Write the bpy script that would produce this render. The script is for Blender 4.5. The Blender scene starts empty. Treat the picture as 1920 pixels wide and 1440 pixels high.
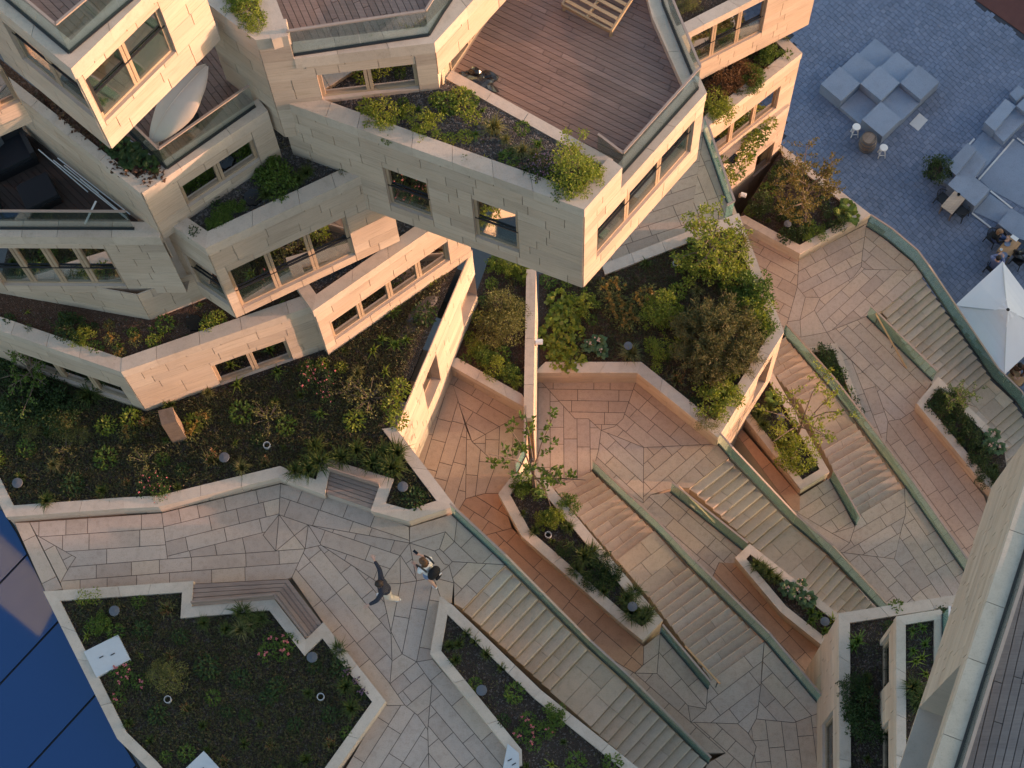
import bpy, math, random
from mathutils import Vector, Matrix
random.seed(7)
RND = random.random
UNI = random.uniform
S = bpy.context.scene
COL = S.collection

# ------------------------------------------------------------------ camera
FPX, NAD, CEN, CZ = 3600.0, (1065.0, 2010.0), (960.0, 720.0), 72.0
_d = Vector((NAD[0]-CEN[0], -(NAD[1]-CEN[1]), -FPX)).normalized()
_up = -_d
_ex = (Vector((1, 0, 0)) - _up.x*_up).normalized()
_ey = _up.cross(_ex)
ROT = Matrix((_ex, _ey, _up))
cam = bpy.data.cameras.new('camera')
camo = bpy.data.objects.new('camera', cam)
COL.objects.link(camo)
camo.matrix_world = Matrix.Translation((0, 0, CZ)) @ ROT.to_4x4()
cam.sensor_width = 36.0
cam.lens = 36.0*FPX/1920.0
cam.clip_start = 0.5
cam.clip_end = 3000
S.camera = camo
S.render.resolution_x, S.render.resolution_y = 1024, 768

# ------------------------------------------------------------------ light
SUN_EL, SUN_AZ = 6.5, 2.0          # azimuth measured from +x towards +y
sd = Vector((math.cos(math.radians(SUN_EL))*math.cos(math.radians(SUN_AZ)),
             math.cos(math.radians(SUN_EL))*math.sin(math.radians(SUN_AZ)),
             math.sin(math.radians(SUN_EL))))
sl = bpy.data.lights.new('sun', 'SUN')
sl.energy = 2.0
sl.angle = math.radians(0.6)
sl.color = (1.0, 0.56, 0.39)
so = bpy.data.objects.new('sun', sl)
so.rotation_euler = sd.to_track_quat('Z', 'Y').to_euler()
so.location = (60, -10, 60)
COL.objects.link(so)
W = bpy.data.worlds.new('World')
S.world = W
W.use_nodes = True
nt = W.node_tree
sky = nt.nodes.new('ShaderNodeTexSky')
sky.sky_type = 'NISHITA'
sky.sun_disc = False
sky.sun_elevation = math.radians(SUN_EL)
sky.sun_rotation = math.radians(90.0 - SUN_AZ)
sky.air_density = 1.0
sky.dust_density = 2.0
sky.ozone_density = 1.2
nt.links.new(sky.outputs[0], nt.nodes['Background'].inputs[0])
nt.nodes['Background'].inputs[1].default_value = 0.15
S.view_settings.view_transform = 'Standard'
S.view_settings.look = 'None'
S.view_settings.gamma = 1
S.view_settings.exposure = 1.8
S.view_settings.use_curve_mapping = False
S.render.engine = 'CYCLES'
S.cycles.max_bounces = 6
S.cycles.transparent_max_bounces = 16
S.cycles.caustics_reflective = False
S.cycles.caustics_refractive = False

# ------------------------------------------------------------------ geometry helpers
def ray(p):
    return ROT @ Vector((p[0]-CEN[0], -(p[1]-CEN[1]), -FPX))
def G(p, z):
    """the plan point seen at photo pixel p on the level z"""
    r = ray(p)
    t = (z-CZ)/r.z
    return (r.x*t, r.y*t)
def GL(pts, z):
    return [G(p, z) for p in pts]
def project(w):
    c = ROT.transposed() @ (Vector(w)-Vector((0, 0, CZ)))
    return (CEN[0]+c.x*FPX/-c.z, CEN[1]-c.y*FPX/-c.z)
def on_wall(a, b, p):
    r = ray(p)
    dx, dy = b[0]-a[0], b[1]-a[1]
    L = math.hypot(dx, dy)
    nx, ny = -dy/L, dx/L
    t = (a[0]*nx+a[1]*ny)/(r.x*nx+r.y*ny)
    x, y, z = r.x*t, r.y*t, CZ+r.z*t
    return ((x-a[0])*dx+(y-a[1])*dy)/L, z
def sub(a, b): return (a[0]-b[0], a[1]-b[1])
def lerp(a, b, t): return tuple(a[i]+(b[i]-a[i])*t for i in range(len(a)))
def dist(a, b): return math.hypot(a[0]-b[0], a[1]-b[1])
def area(poly):
    return 0.5*sum(poly[i][0]*poly[(i+1) % len(poly)][1]-poly[(i+1) % len(poly)][0]*poly[i][1] for i in range(len(poly)))
def ccw(poly):
    return poly if area(poly) > 0 else poly[::-1]
def clip(poly, p, n):
    out = []
    m = len(poly)
    for i in range(m):
        a, b = poly[i], poly[(i+1) % m]
        da = (a[0]-p[0])*n[0]+(a[1]-p[1])*n[1]
        db = (b[0]-p[0])*n[0]+(b[1]-p[1])*n[1]
        if da >= 0: out.append(a)
        if (da > 0 and db < 0) or (da < 0 and db > 0):
            out.append(lerp(a, b, da/(da-db)))
    return out
def clean(poly):
    out = []
    for p in poly:
        if not out or dist(p, out[-1]) > 1e-4: out.append(p)
    if len(out) > 1 and dist(out[0], out[-1]) < 1e-4: out.pop()
    return out
def inset(poly, d):
    poly = ccw(clean(poly))
    n = len(poly)
    if n < 3: return []
    def convex():
        for i in range(n):
            a, b, c = poly[i-1], poly[i], poly[(i+1) % n]
            if (b[0]-a[0])*(c[1]-b[1])-(b[1]-a[1])*(c[0]-b[0]) < -1e-7: return False
        return True
    if convex():
        res = poly
        for i in range(n):
            a, b = poly[i], poly[(i+1) % n]
            L = dist(a, b)
            nn = (-(b[1]-a[1])/L, (b[0]-a[0])/L)
            res = clip(res, (a[0]+nn[0]*d, a[1]+nn[1]*d), nn)
            if len(res) < 3: return []
        return clean(res)
    return offset(poly, d, True)
def offset(pts, d, closed=False):
    """shift a polyline to its left by d, with mitred corners"""
    n = len(pts)
    out = []
    for i in range(n):
        a = pts[i-1] if (i > 0 or closed) else None
        b = pts[i]
        c = pts[(i+1) % n] if (i < n-1 or closed) else None
        def nrm(p, q):
            L = max(dist(p, q), 1e-9)
            return (-(q[1]-p[1])/L, (q[0]-p[0])/L)
        if a is None: m, k = nrm(b, c), 1
        elif c is None: m, k = nrm(a, b), 1
        else:
            n1, n2 = nrm(a, b), nrm(b, c)
            m = (n1[0]+n2[0], n1[1]+n2[1])
            l = math.hypot(*m)
            if l < 1e-6: m, k = n1, 1
            else:
                m = (m[0]/l, m[1]/l)
                k = min(1/max(m[0]*n1[0]+m[1]*n1[1], 0.3), 2.5)
        out.append((b[0]+m[0]*d*k, b[1]+m[1]*d*k))
    return out
def inside(p, poly):
    c = False
    j = len(poly)-1
    for i in range(len(poly)):
        a, b = poly[i], poly[j]
        if (a[1] > p[1]) != (b[1] > p[1]) and p[0] < (b[0]-a[0])*(p[1]-a[1])/(b[1]-a[1])+a[0]: c = not c
        j = i
    return c

class MB:
    """collects faces for one mesh object"""
    def __init__(s): s.v, s.f, s.m = [], [], []
    def face(s, pts, mi=0):
        k = len(s.v)
        s.v += [tuple(p) for p in pts]
        s.f.append(list(range(k, k+len(pts))))
        s.m.append(mi)
    def prism(s, poly, z0, z1, bottom=False, mi=0, mside=None):
        poly = ccw(poly)
        n, k = len(poly), len(s.v)
        s.v += [(p[0], p[1], z0) for p in poly]+[(p[0], p[1], z1) for p in poly]
        s.f.append([k+n+i for i in range(n)]); s.m.append(mi)
        for i in range(n):
            j = (i+1) % n
            s.f.append([k+i, k+j, k+n+j, k+n+i]); s.m.append(mi if mside is None else mside)
        if bottom:
            s.f.append([k+i for i in reversed(range(n))]); s.m.append(mi)
    def hexa(s, p, mi=0):
        """8 corners: 0-3 bottom ring, 4-7 top ring"""
        k = len(s.v)
        s.v += [tuple(q) for q in p]
        for f in ((3, 2, 1, 0), (4, 5, 6, 7), (0, 1, 5, 4), (1, 2, 6, 5), (2, 3, 7, 6), (3, 0, 4, 7)):
            s.f.append([k+i for i in f]); s.m.append(mi)
    def box(s, c, size, rz=0.0, mi=0):
        x, y, z = size[0]/2, size[1]/2, size[2]/2
        ca, sa = math.cos(rz), math.sin(rz)
        P = [(-x, -y, -z), (x, -y, -z), (x, y, -z), (-x, y, -z), (-x, -y, z), (x, -y, z), (x, y, z), (-x, y, z)]
        s.hexa([(c[0]+p[0]*ca-p[1]*sa, c[1]+p[0]*sa+p[1]*ca, c[2]+p[2]) for p in P], mi)
    def bar(s, a, b, w, h=None, mi=0):
        """square bar between two 3-D points"""
        h = h or w
        a, b = Vector(a), Vector(b)
        d = (b-a)
        if d.length < 1e-6: return
        d.normalize()
        u = Vector((0, 0, 1)) if abs(d.z) < 0.95 else Vector((1, 0, 0))
        r = d.cross(u).normalized()*w/2
        q = r.cross(d).normalized()*h/2
        s.hexa([a-r-q, b-r-q, b+r-q, a+r-q, a-r+q, b-r+q, b+r+q, a+r+q], mi)
    def tube(s, pts, rads, n=6, cap=True, mi=0):
        rings = []
        for i, p in enumerate(pts):
            p = Vector(p)
            d = Vector(pts[min(i+1, len(pts)-1)])-Vector(pts[max(i-1, 0)])
            d = d.normalized() if d.length > 1e-6 else Vector((0, 0, 1))
            u = Vector((0, 0, 1)) if abs(d.z) < 0.9 else Vector((1, 0, 0))
            r = d.cross(u).normalized()
            q = r.cross(d).normalized()
            k = len(s.v)
            rad = rads[i] if isinstance(rads, (list, tuple)) else rads
            for j in range(n):
                t = 2*math.pi*j/n
                s.v.append(tuple(p+r*math.cos(t)*rad+q*math.sin(t)*rad))
            rings.append(k)
        for a, b in zip(rings, rings[1:]):
            for j in range(n):
                s.f.append([a+j, b+j, b+(j+1) % n, a+(j+1) % n][::-1]); s.m.append(mi)
        if cap:
            s.f.append([rings[0]+j for j in range(n)]); s.m.append(mi)
            s.f.append([rings[-1]+j for j in reversed(range(n))]); s.m.append(mi)
    def lathe(s, c, prof, n=16, mi=0, sx=1, sy=1):
        rings = []
        for r, z in prof:
            k = len(s.v)
            for j in range(n):
                t = 2*math.pi*j/n
                s.v.append((c[0]+r*math.cos(t)*sx, c[1]+r*math.sin(t)*sy, c[2]+z))
            rings.append(k)
        for a, b in zip(rings, rings[1:]):
            for j in range(n):
                s.f.append([a+j, a+(j+1) % n, b+(j+1) % n, b+j]); s.m.append(mi)
        s.f.append([rings[0]+j for j in reversed(range(n))]); s.m.append(mi)
        s.f.append([rings[-1]+j for j in range(n)]); s.m.append(mi)
    def mesh(s, name, mats, smooth=False):
        me = bpy.data.meshes.new(name)
        me.from_pydata(s.v, [], s.f)
        for m in (mats if isinstance(mats, (list, tuple)) else [mats]): me.materials.append(m)
        if any(s.m): me.polygons.foreach_set('material_index', s.m)
        if smooth: me.polygons.foreach_set('use_smooth', [True]*len(me.polygons))
        me.update()
        return me
    def build(s, name, mats, parent=None, smooth=False, kind=None, label=None, local=False):
        return link(name, s.mesh(name, mats, smooth), parent, kind, label, local)
def link(name, me, parent=None, kind=None, label=None, local=False):
    o = bpy.data.objects.new(name, me)
    COL.objects.link(o)
    if parent is not None:
        o.parent = parent
        if not local and parent.parent is None:
            o.matrix_parent_inverse = Matrix.Translation(-Vector(parent.location))
    if kind: o['kind'] = kind
    if label: o['label'] = label
    return o
def thing(name, label, cat, loc=(0, 0, 0), group=None):
    o = bpy.data.objects.new(name, None)
    COL.objects.link(o)
    o.location = loc
    o.empty_display_size = 0.2
    tag(o, label, cat, group)
    return o
def tag(o, label, cat, group=None):
    o['label'] = label
    o['category'] = cat
    if group: o['group'] = group
    return o
def loc_of(poly, z):
    return (sum(p[0] for p in poly)/len(poly), sum(p[1] for p in poly)/len(poly), z)

# ------------------------------------------------------------------ materials
def nodes(name):
    m = bpy.data.materials.new(name)
    m.use_nodes = True
    t = m.node_tree
    return m, t, t.nodes['Principled BSDF'], t.nodes, t.links
def mixrgb(t, fac, a, b, mode='MIX'):
    n = t.nodes.new('ShaderNodeMix')
    n.data_type = 'RGBA'
    n.blend_type = mode
    for sock, val in ((n.inputs[0], fac), (n.inputs[6], a), (n.inputs[7], b)):
        if hasattr(val, 'links'): t.links.new(val, sock)
        elif isinstance(val, (int, float)): sock.default_value = val
        else: sock.default_value = (*val, 1)
    return n.outputs[2]
def math_(t, op, a, b=0.0):
    n = t.nodes.new('ShaderNodeMath')
    n.operation = op
    for i, val in enumerate((a, b)):
        if hasattr(val, 'links'): t.links.new(val, n.inputs[i])
        else: n.inputs[i].default_value = val
    return n.outputs[0]
def noise(t, scale, detail=4, rough=0.55, vec=None):
    n = t.nodes.new('ShaderNodeTexNoise')
    n.inputs['Scale'].default_value = scale
    n.inputs['Detail'].default_value = detail
    n.inputs['Roughness'].default_value = rough
    if vec is not None: t.links.new(vec, n.inputs['Vector'])
    return n.outputs[0]
def position(t, scale=(1, 1, 1), rot=(0, 0, 0)):
    g = t.nodes.new('ShaderNodeNewGeometry')
    m = t.nodes.new('ShaderNodeMapping')
    m.inputs['Scale'].default_value = scale
    m.inputs['Rotation'].default_value = rot
    t.links.new(g.outputs['Position'], m.inputs['Vector'])
    return m.outputs[0]
def rnd_id(t):
    g = t.nodes.new('ShaderNodeNewGeometry')
    o = t.nodes.new('ShaderNodeObjectInfo')
    s = math_(t, 'ADD', g.outputs['Random Per Island'], o.outputs['Random'])
    return math_(t, 'FRACT', s)
def ramp(t, fac, stops):
    r = t.nodes.new('ShaderNodeValToRGB')
    t.links.new(fac, r.inputs[0])
    e = r.color_ramp.elements
    while len(e) < len(stops): e.new(0.5)
    for i, (p, c) in enumerate(stops):
        e[i].position = p
        e[i].color = (*c, 1)
    return r.outputs[0]
def bump(t, h, bsdf, strength=0.3, distance=0.02):
    b = t.nodes.new('ShaderNodeBump')
    b.inputs['Strength'].default_value = strength
    b.inputs['Distance'].default_value = distance
    t.links.new(h, b.inputs['Height'])
    t.links.new(b.outputs[0], bsdf.inputs['Normal'])

def mat_stone(name, cols, vein=(3, 3, 26), rough=0.75, spec=0.3, veinamt=0.35, speck=0.25):
    m, t, b, N, L = nodes(name)
    base = ramp(t, rnd_id(t), [(i/(len(cols)-1), c) for i, c in enumerate(cols)])
    v = noise(t, 1.0, 6, 0.6, position(t, vein))
    v2 = ramp(t, v, [(0.3, (0.70, 0.66, 0.60)), (0.5, (1, 1, 1)), (0.72, (1.12, 1.10, 1.05))])
    c = mixrgb(t, veinamt, base, mixrgb(t, 1.0, base, v2, 'MULTIPLY'))
    s = noise(t, 34, 3, 0.7, position(t))
    s2 = ramp(t, s, [(0.32, (0.6, 0.56, 0.5)), (0.46, (1, 1, 1)), (0.8, (1.08, 1.08, 1.08))])
    c = mixrgb(t, speck, c, mixrgb(t, 1.0, c, s2, 'MULTIPLY'))
    d = noise(t, 0.55, 5, 0.6, position(t))
    d2 = ramp(t, d, [(0.3, (0.80, 0.78, 0.76)), (0.55, (1, 1, 1))])
    c = mixrgb(t, 0.6, c, mixrgb(t, 1.0, c, d2, 'MULTIPLY'))
    L.new(c, b.inputs['Base Color'])
    b.inputs['Roughness'].default_value = rough
    b.inputs['Specular IOR Level'].default_value = spec
    bump(t, math_(t, 'ADD', v, math_(t, 'MULTIPLY', s, 0.6)), b, 0.25, 0.012)
    return m
def mat_plain(name, col, rough=0.6, metal=0.0, spec=0.4, var=0.15, scale=8):
    m, t, b, N, L = nodes(name)
    n = noise(t, scale, 4, 0.6, position(t))
    lo = tuple(c*(1-var) for c in col)
    hi = tuple(min(1, c*(1+var)) for c in col)
    L.new(mixrgb(t, n, lo, hi), b.inputs['Base Color'])
    b.inputs['Roughness'].default_value = rough
    b.inputs['Metallic'].default_value = metal
    b.inputs['Specular IOR Level'].default_value = spec
    return m
def mat_wood(name, cols, groove=0.0, rough=0.7):
    m, t, b, N, L = nodes(name)
    base = ramp(t, rnd_id(t), [(i/(len(cols)-1), c) for i, c in enumerate(cols)])
    tc = t.nodes.new('ShaderNodeTexCoord')
    mp = t.nodes.new('ShaderNodeMapping')
    mp.inputs['Scale'].default_value = (0.8, 14, 14)
    L.new(tc.outputs['Object'], mp.inputs['Vector'])
    n = noise(t, 3, 5, 0.65, mp.outputs[0])
    n2 = noise(t, 1.3, 4, 0.6, position(t))
    c = mixrgb(t, 0.55, base, mixrgb(t, 1.0, base, ramp(t, n, [(0.25, (0.55, 0.5, 0.5)), (0.6, (1.1, 1.1, 1.1))]), 'MULTIPLY'))
    c = mixrgb(t, 0.5, c, mixrgb(t, 1.0, c, ramp(t, n2, [(0.3, (0.7, 0.7, 0.72)), (0.65, (1.1, 1.08, 1.05))]), 'MULTIPLY'))
    L.new(c, b.inputs['Base Color'])
    b.inputs['Roughness'].default_value = rough
    b.inputs['Specular IOR Level'].default_value = 0.3
    bump(t, n, b, 0.3, 0.01)
    return m
def mat_glass(name, tint=(0.80, 0.90, 0.87), refl=0.9, haze=0.0, hazecol=(0.3, 0.4, 0.36), k=0.7):
    m, t, b, N, L = nodes(name)
    N.remove(b)
    tr = N.new('ShaderNodeBsdfTransparent')
    tr.inputs[0].default_value = (*tint, 1)
    df = N.new('ShaderNodeBsdfDiffuse')
    df.inputs[0].default_value = (*hazecol, 1)
    m0 = N.new('ShaderNodeMixShader')
    m0.inputs[0].default_value = haze
    L.new(tr.outputs[0], m0.inputs[1]); L.new(df.outputs[0], m0.inputs[2])
    gl = N.new('ShaderNodeBsdfGlossy')
    gl.inputs['Roughness'].default_value = 0.02
    gl.inputs[0].default_value = (refl, refl, refl, 1)
    fr = N.new('ShaderNodeFresnel')
    fr.inputs[0].default_value = 1.5
    mx = N.new('ShaderNodeMixShader')
    L.new(math_(t, 'MULTIPLY', fr.outputs[0], k), mx.inputs[0])
    L.new(m0.outputs[0], mx.inputs[1])
    L.new(gl.outputs[0], mx.inputs[2])
    L.new(mx.outputs[0], N['Material Output'].inputs[0])
    return m
def mat_leaf(name, cols, trans=0.3, rough=0.5):
    m, t, b, N, L = nodes(name)
    c = ramp(t, rnd_id(t), [(i/(len(cols)-1), c) for i, c in enumerate(cols)])
    L.new(c, b.inputs['Base Color'])
    b.inputs['Roughness'].default_value = rough
    b.inputs['Specular IOR Level'].default_value = 0.25
    tl = N.new('ShaderNodeBsdfTranslucent')
    L.new(mixrgb(t, 1.0, c, (1.2, 1.25, 0.6), 'MULTIPLY'), tl.inputs[0])
    mx = N.new('ShaderNodeMixShader')
    mx.inputs[0].default_value = trans
    L.new(b.outputs[0], mx.inputs[1])
    L.new(tl.outputs[0], mx.inputs[2])
    L.new(mx.outputs[0], N['Material Output'].inputs[0])
    return m
def mat_soil(name, lo, hi, chip, fleck=0.62):
    m, t, b, N, L = nodes(name)
    p = position(t)
    n = noise(t, 2.2, 6, 0.7, p)
    c = mixrgb(t, n, lo, hi)
    v = N.new('ShaderNodeTexVoronoi')
    v.inputs['Scale'].default_value = 26
    L.new(p, v.inputs['Vector'])
    wn = N.new('ShaderNodeSeparateColor')
    L.new(v.outputs['Color'], wn.inputs[0])
    k = ramp(t, wn.outputs[0], [(fleck, (0, 0, 0)), (1.0, (1, 1, 1))])
    c = mixrgb(t, k, c, chip)
    L.new(c, b.inputs['Base Color'])
    b.inputs['Roughness'].default_value = 0.95
    b.inputs['Specular IOR Level'].default_value = 0.1
    h = math_(t, 'ADD', math_(t, 'MULTIPLY', v.outputs['Distance'], -0.8), n)
    bump(t, h, b, 0.9, 0.06)
    return m

M = {}
M['clad'] = mat_stone('travertine_cladding', [(0.50, 0.385, 0.295), (0.58, 0.455, 0.35), (0.54, 0.42, 0.325), (0.61, 0.49, 0.385), (0.48, 0.375, 0.295)], (1.6, 1.6, 22), veinamt=0.55)
M['reveal'] = mat_stone('limestone_reveal', [(0.52, 0.42, 0.35), (0.57, 0.465, 0.385)], (2, 2, 10))
M['coping'] = mat_stone('limestone_coping', [(0.56, 0.46, 0.37), (0.62, 0.515, 0.42), (0.52, 0.425, 0.345)], (5, 5, 5), speck=0.35)
M['pave'] = mat_stone('limestone_paving', [(0.49, 0.375, 0.30), (0.55, 0.43, 0.35), (0.45, 0.345, 0.28), (0.58, 0.445, 0.34), (0.51, 0.405, 0.335), (0.47, 0.375, 0.315)], (7, 7, 7), speck=0.45, veinamt=0.4)
M['pavewarmlit'] = mat_stone('warm_lit_limestone_paving', [(0.50, 0.29, 0.18), (0.54, 0.33, 0.21), (0.46, 0.27, 0.17), (0.51, 0.33, 0.22)], (7, 7, 7), speck=0.4)  # same stone as the other paving, warm bounced light put into its colour
M['pavepinklit'] = mat_stone('pink_lit_limestone_paving', [(0.50, 0.365, 0.275), (0.55, 0.41, 0.31), (0.46, 0.335, 0.255), (0.53, 0.385, 0.285), (0.49, 0.375, 0.295)], (7, 7, 7), speck=0.45)  # same stone again, the pink of the low sun put into its colour
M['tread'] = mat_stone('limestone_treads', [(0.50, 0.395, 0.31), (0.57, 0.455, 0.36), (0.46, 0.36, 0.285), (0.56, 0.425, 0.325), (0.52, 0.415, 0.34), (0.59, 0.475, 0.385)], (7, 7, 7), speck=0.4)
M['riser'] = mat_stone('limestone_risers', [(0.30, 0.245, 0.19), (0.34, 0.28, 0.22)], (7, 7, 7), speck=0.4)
M['grout'] = mat_plain('dark_joint', (0.11, 0.085, 0.07), 0.95)
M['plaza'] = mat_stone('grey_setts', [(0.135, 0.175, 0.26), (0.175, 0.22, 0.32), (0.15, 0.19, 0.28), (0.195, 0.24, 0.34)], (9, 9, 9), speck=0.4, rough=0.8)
M['plazajoint'] = mat_plain('sett_joint', (0.05, 0.055, 0.07), 0.95)
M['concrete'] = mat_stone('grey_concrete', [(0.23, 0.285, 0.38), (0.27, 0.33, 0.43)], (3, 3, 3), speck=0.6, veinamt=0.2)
M['steelstrip'] = mat_plain('pale_steel', (0.62, 0.62, 0.62), 0.4)
M['deck'] = mat_wood('hardwood_deck', [(0.24, 0.155, 0.125), (0.32, 0.21, 0.17), (0.27, 0.175, 0.145), (0.37, 0.245, 0.20)])
M['shadedeck'] = mat_wood('shade_darkened_deck', [(0.06, 0.042, 0.036), (0.085, 0.06, 0.05)])  # plank colour darkened to stand in for shade under the upper blocks
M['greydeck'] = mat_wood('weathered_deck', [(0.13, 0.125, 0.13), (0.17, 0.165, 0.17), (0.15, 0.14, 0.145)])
M['slat'] = mat_wood('bench_timber', [(0.30, 0.22, 0.18), (0.36, 0.27, 0.22), (0.25, 0.18, 0.15)])
M['pallet'] = mat_wood('pine_pallet', [(0.42, 0.28, 0.16), (0.50, 0.34, 0.20), (0.46, 0.32, 0.2)])
M['frame'] = mat_wood('oak_window_frame', [(0.42, 0.31, 0.21), (0.46, 0.34, 0.235)])
M['glass'] = mat_glass('balustrade_glass', (0.91, 0.955, 0.945), haze=0.03, hazecol=(0.25, 0.42, 0.36), k=0.40)
M['stairglass'] = mat_glass('green_stair_glass', (0.84, 0.95, 0.92), haze=0.17, hazecol=(0.38, 0.66, 0.60), k=0.22)
M['pane'] = mat_glass('window_glass', (0.60, 0.66, 0.62), k=0.8)
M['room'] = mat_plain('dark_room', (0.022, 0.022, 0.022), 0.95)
M['black'] = mat_plain('black_steel', (0.02, 0.02, 0.022), 0.45)
M['rail'] = mat_plain('bronze_rail', (0.36, 0.28, 0.23), 0.45, spec=0.5)
M['timberrail'] = mat_plain('oak_rail', (0.55, 0.33, 0.17), 0.5)
M['curtain'] = mat_plain('green_curtain', (0.30, 0.60, 0.27), 0.9, var=0.3)
M['cream'] = mat_plain('cream_canvas', (0.80, 0.61, 0.51), 0.85, var=0.08, scale=3)
M['white'] = mat_plain('white_paint', (0.78, 0.78, 0.77), 0.5, var=0.05)
M['canvas'] = mat_plain('white_canvas', (0.72, 0.73, 0.75), 0.85, var=0.05, scale=2)
M['plate'] = mat_plain('galvanised_plate', (0.52, 0.54, 0.56), 0.45, var=0.08)
M['lamp'] = mat_plain('lamp_cap', (0.10, 0.11, 0.13), 0.5)
M['pvc'] = mat_plain('grey_pipe', (0.45, 0.45, 0.46), 0.5)
M['rock'] = mat_plain('grey_rock', (0.12, 0.105, 0.10), 0.95, var=0.4, scale=5)
M['bag'] = mat_plain('black_plastic', (0.012, 0.012, 0.013), 0.22, spec=0.6)
M['navy'] = mat_plain('navy_fabric', (0.013, 0.014, 0.019), 0.9)
M['soil'] = mat_soil('garden_soil', (0.044, 0.033, 0.027), (0.082, 0.064, 0.053), (0.17, 0.14, 0.125), 0.78)
M['mulch'] = mat_soil('brown_mulch', (0.075, 0.045, 0.032), (0.12, 0.075, 0.055), (0.17, 0.115, 0.09), 0.75)
M['gravel'] = mat_soil('roof_gravel', (0.055, 0.050, 0.048), (0.10, 0.090, 0.085), (0.22, 0.20, 0.19), 0.62)
M['litter'] = mat_leaf('leaf_litter', [(0.11, 0.08, 0.042), (0.06, 0.075, 0.025), (0.13, 0.095, 0.052), (0.05, 0.07, 0.02), (0.085, 0.078, 0.038)], 0.1)
M['chips'] = mat_plain('mulch_chips', (0.16, 0.13, 0.115), 0.95, var=0.5, scale=30)
M['lime'] = mat_leaf('lime_leaf', [(0.19, 0.235, 0.03), (0.27, 0.31, 0.05), (0.14, 0.195, 0.025), (0.30, 0.29, 0.07)], 0.35)
M['green'] = mat_leaf('green_leaf', [(0.08, 0.14, 0.025), (0.13, 0.19, 0.035), (0.055, 0.10, 0.022)], 0.3)
M['dark'] = mat_leaf('dark_leaf', [(0.028, 0.055, 0.017), (0.05, 0.085, 0.022), (0.022, 0.04, 0.015)], 0.2)
M['olive'] = mat_leaf('olive_leaf', [(0.15, 0.15, 0.045), (0.20, 0.19, 0.06), (0.11, 0.12, 0.035)], 0.25)
M['gold'] = mat_leaf('golden_leaf', [(0.17, 0.13, 0.035), (0.10, 0.105, 0.03), (0.22, 0.16, 0.05), (0.07, 0.085, 0.025)], 0.3)
M['rust'] = mat_leaf('rusty_leaf', [(0.16, 0.075, 0.03), (0.11, 0.055, 0.025), (0.20, 0.11, 0.05)], 0.2)
M['needle'] = mat_leaf('pine_needle', [(0.14, 0.125, 0.045), (0.11, 0.12, 0.04), (0.19, 0.145, 0.06), (0.085, 0.105, 0.035)], 0.15)
M['blue'] = mat_leaf('bluish_leaf', [(0.065, 0.12, 0.05), (0.10, 0.16, 0.075), (0.05, 0.095, 0.04)], 0.2)
M['purple'] = mat_leaf('purple_leaf', [(0.085, 0.04, 0.028), (0.11, 0.055, 0.035), (0.06, 0.045, 0.025)], 0.2)
M['grass'] = mat_leaf('grass_blade', [(0.05, 0.085, 0.018), (0.08, 0.11, 0.025), (0.10, 0.11, 0.035)], 0.25)
M['straw'] = mat_leaf('straw_blade', [(0.17, 0.16, 0.06), (0.13, 0.14, 0.045), (0.22, 0.19, 0.09)], 0.25)
M['orange'] = mat_leaf('orange_bract', [(0.26, 0.15, 0.04), (0.20, 0.15, 0.045), (0.30, 0.19, 0.06)], 0.3)
M['pink'] = mat_leaf('pink_petal', [(0.60, 0.16, 0.20), (0.68, 0.24, 0.28)], 0.3)
M['pale'] = mat_leaf('pale_pink_petal', [(0.60, 0.42, 0.40), (0.66, 0.5, 0.48)], 0.3)
M['mauve'] = mat_leaf('mauve_petal', [(0.22, 0.13, 0.24), (0.30, 0.2, 0.30)], 0.3)
M['bark'] = mat_plain('bark', (0.17, 0.13, 0.10), 0.9, var=0.3, scale=20)
M['brick'] = mat_plain('red_asphalt', (0.11, 0.045, 0.04), 0.9, var=0.2, scale=3)
M['ground'] = mat_plain('ground_sheet', (0.12, 0.12, 0.125), 0.95)
# reflecting blue glass roof
m, t, b, N, L = nodes('blue_roof_glass')
b.inputs['Base Color'].default_value = (0.008, 0.03, 0.12, 1)
b.inputs['Roughness'].default_value = 0.03
b.inputs['IOR'].default_value = 2.2
b.inputs['Specular Tint'].default_value = (0.45, 0.7, 1.0, 1)
M['roofglass'] = m

# ------------------------------------------------------------------ many pieces -> 300 objects + one joined part
def px_area(v):
    p = [project(q) for q in v]
    a = abs(area(p))
    cx, cy = sum(q[0] for q in p)/len(p), sum(q[1] for q in p)/len(p)
    if not (-60 < cx < 1980 and -60 < cy < 1500): a *= 0.001
    return a
class Pieces:
    def __init__(s, name, mat, limit=300): s.name, s.mat, s.limit, s.items = name, mat, limit, []
    def add(s, mb, top, parent, mat=None): s.items.append((px_area(top), mb, parent, mat or s.mat))
    def finish(s, root):
        s.items.sort(key=lambda i: -i[0])
        for a, mb, par, mat in s.items[:s.limit]: mb.build(s.name, mat, par)
        rest = {}
        for a, mb, par, mat in s.items[s.limit:]:
            r = rest.setdefault(mat.name, (MB(), mat))[0]
            k = len(r.v)
            r.v += mb.v
            r.f += [[i+k for i in f] for f in mb.f]
            r.m += mb.m
        if rest:
            mb = MB(); mats = []
            for nm, (r, mat) in rest.items():
                k = len(mb.v)
                mb.v += r.v; mb.f += [[i+k for i in f] for f in r.f]; mb.m += [len(mats)]*len(r.f)
                mats.append(mat)
            mb.build(s.name, mats, root, kind='stuff')

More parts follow.
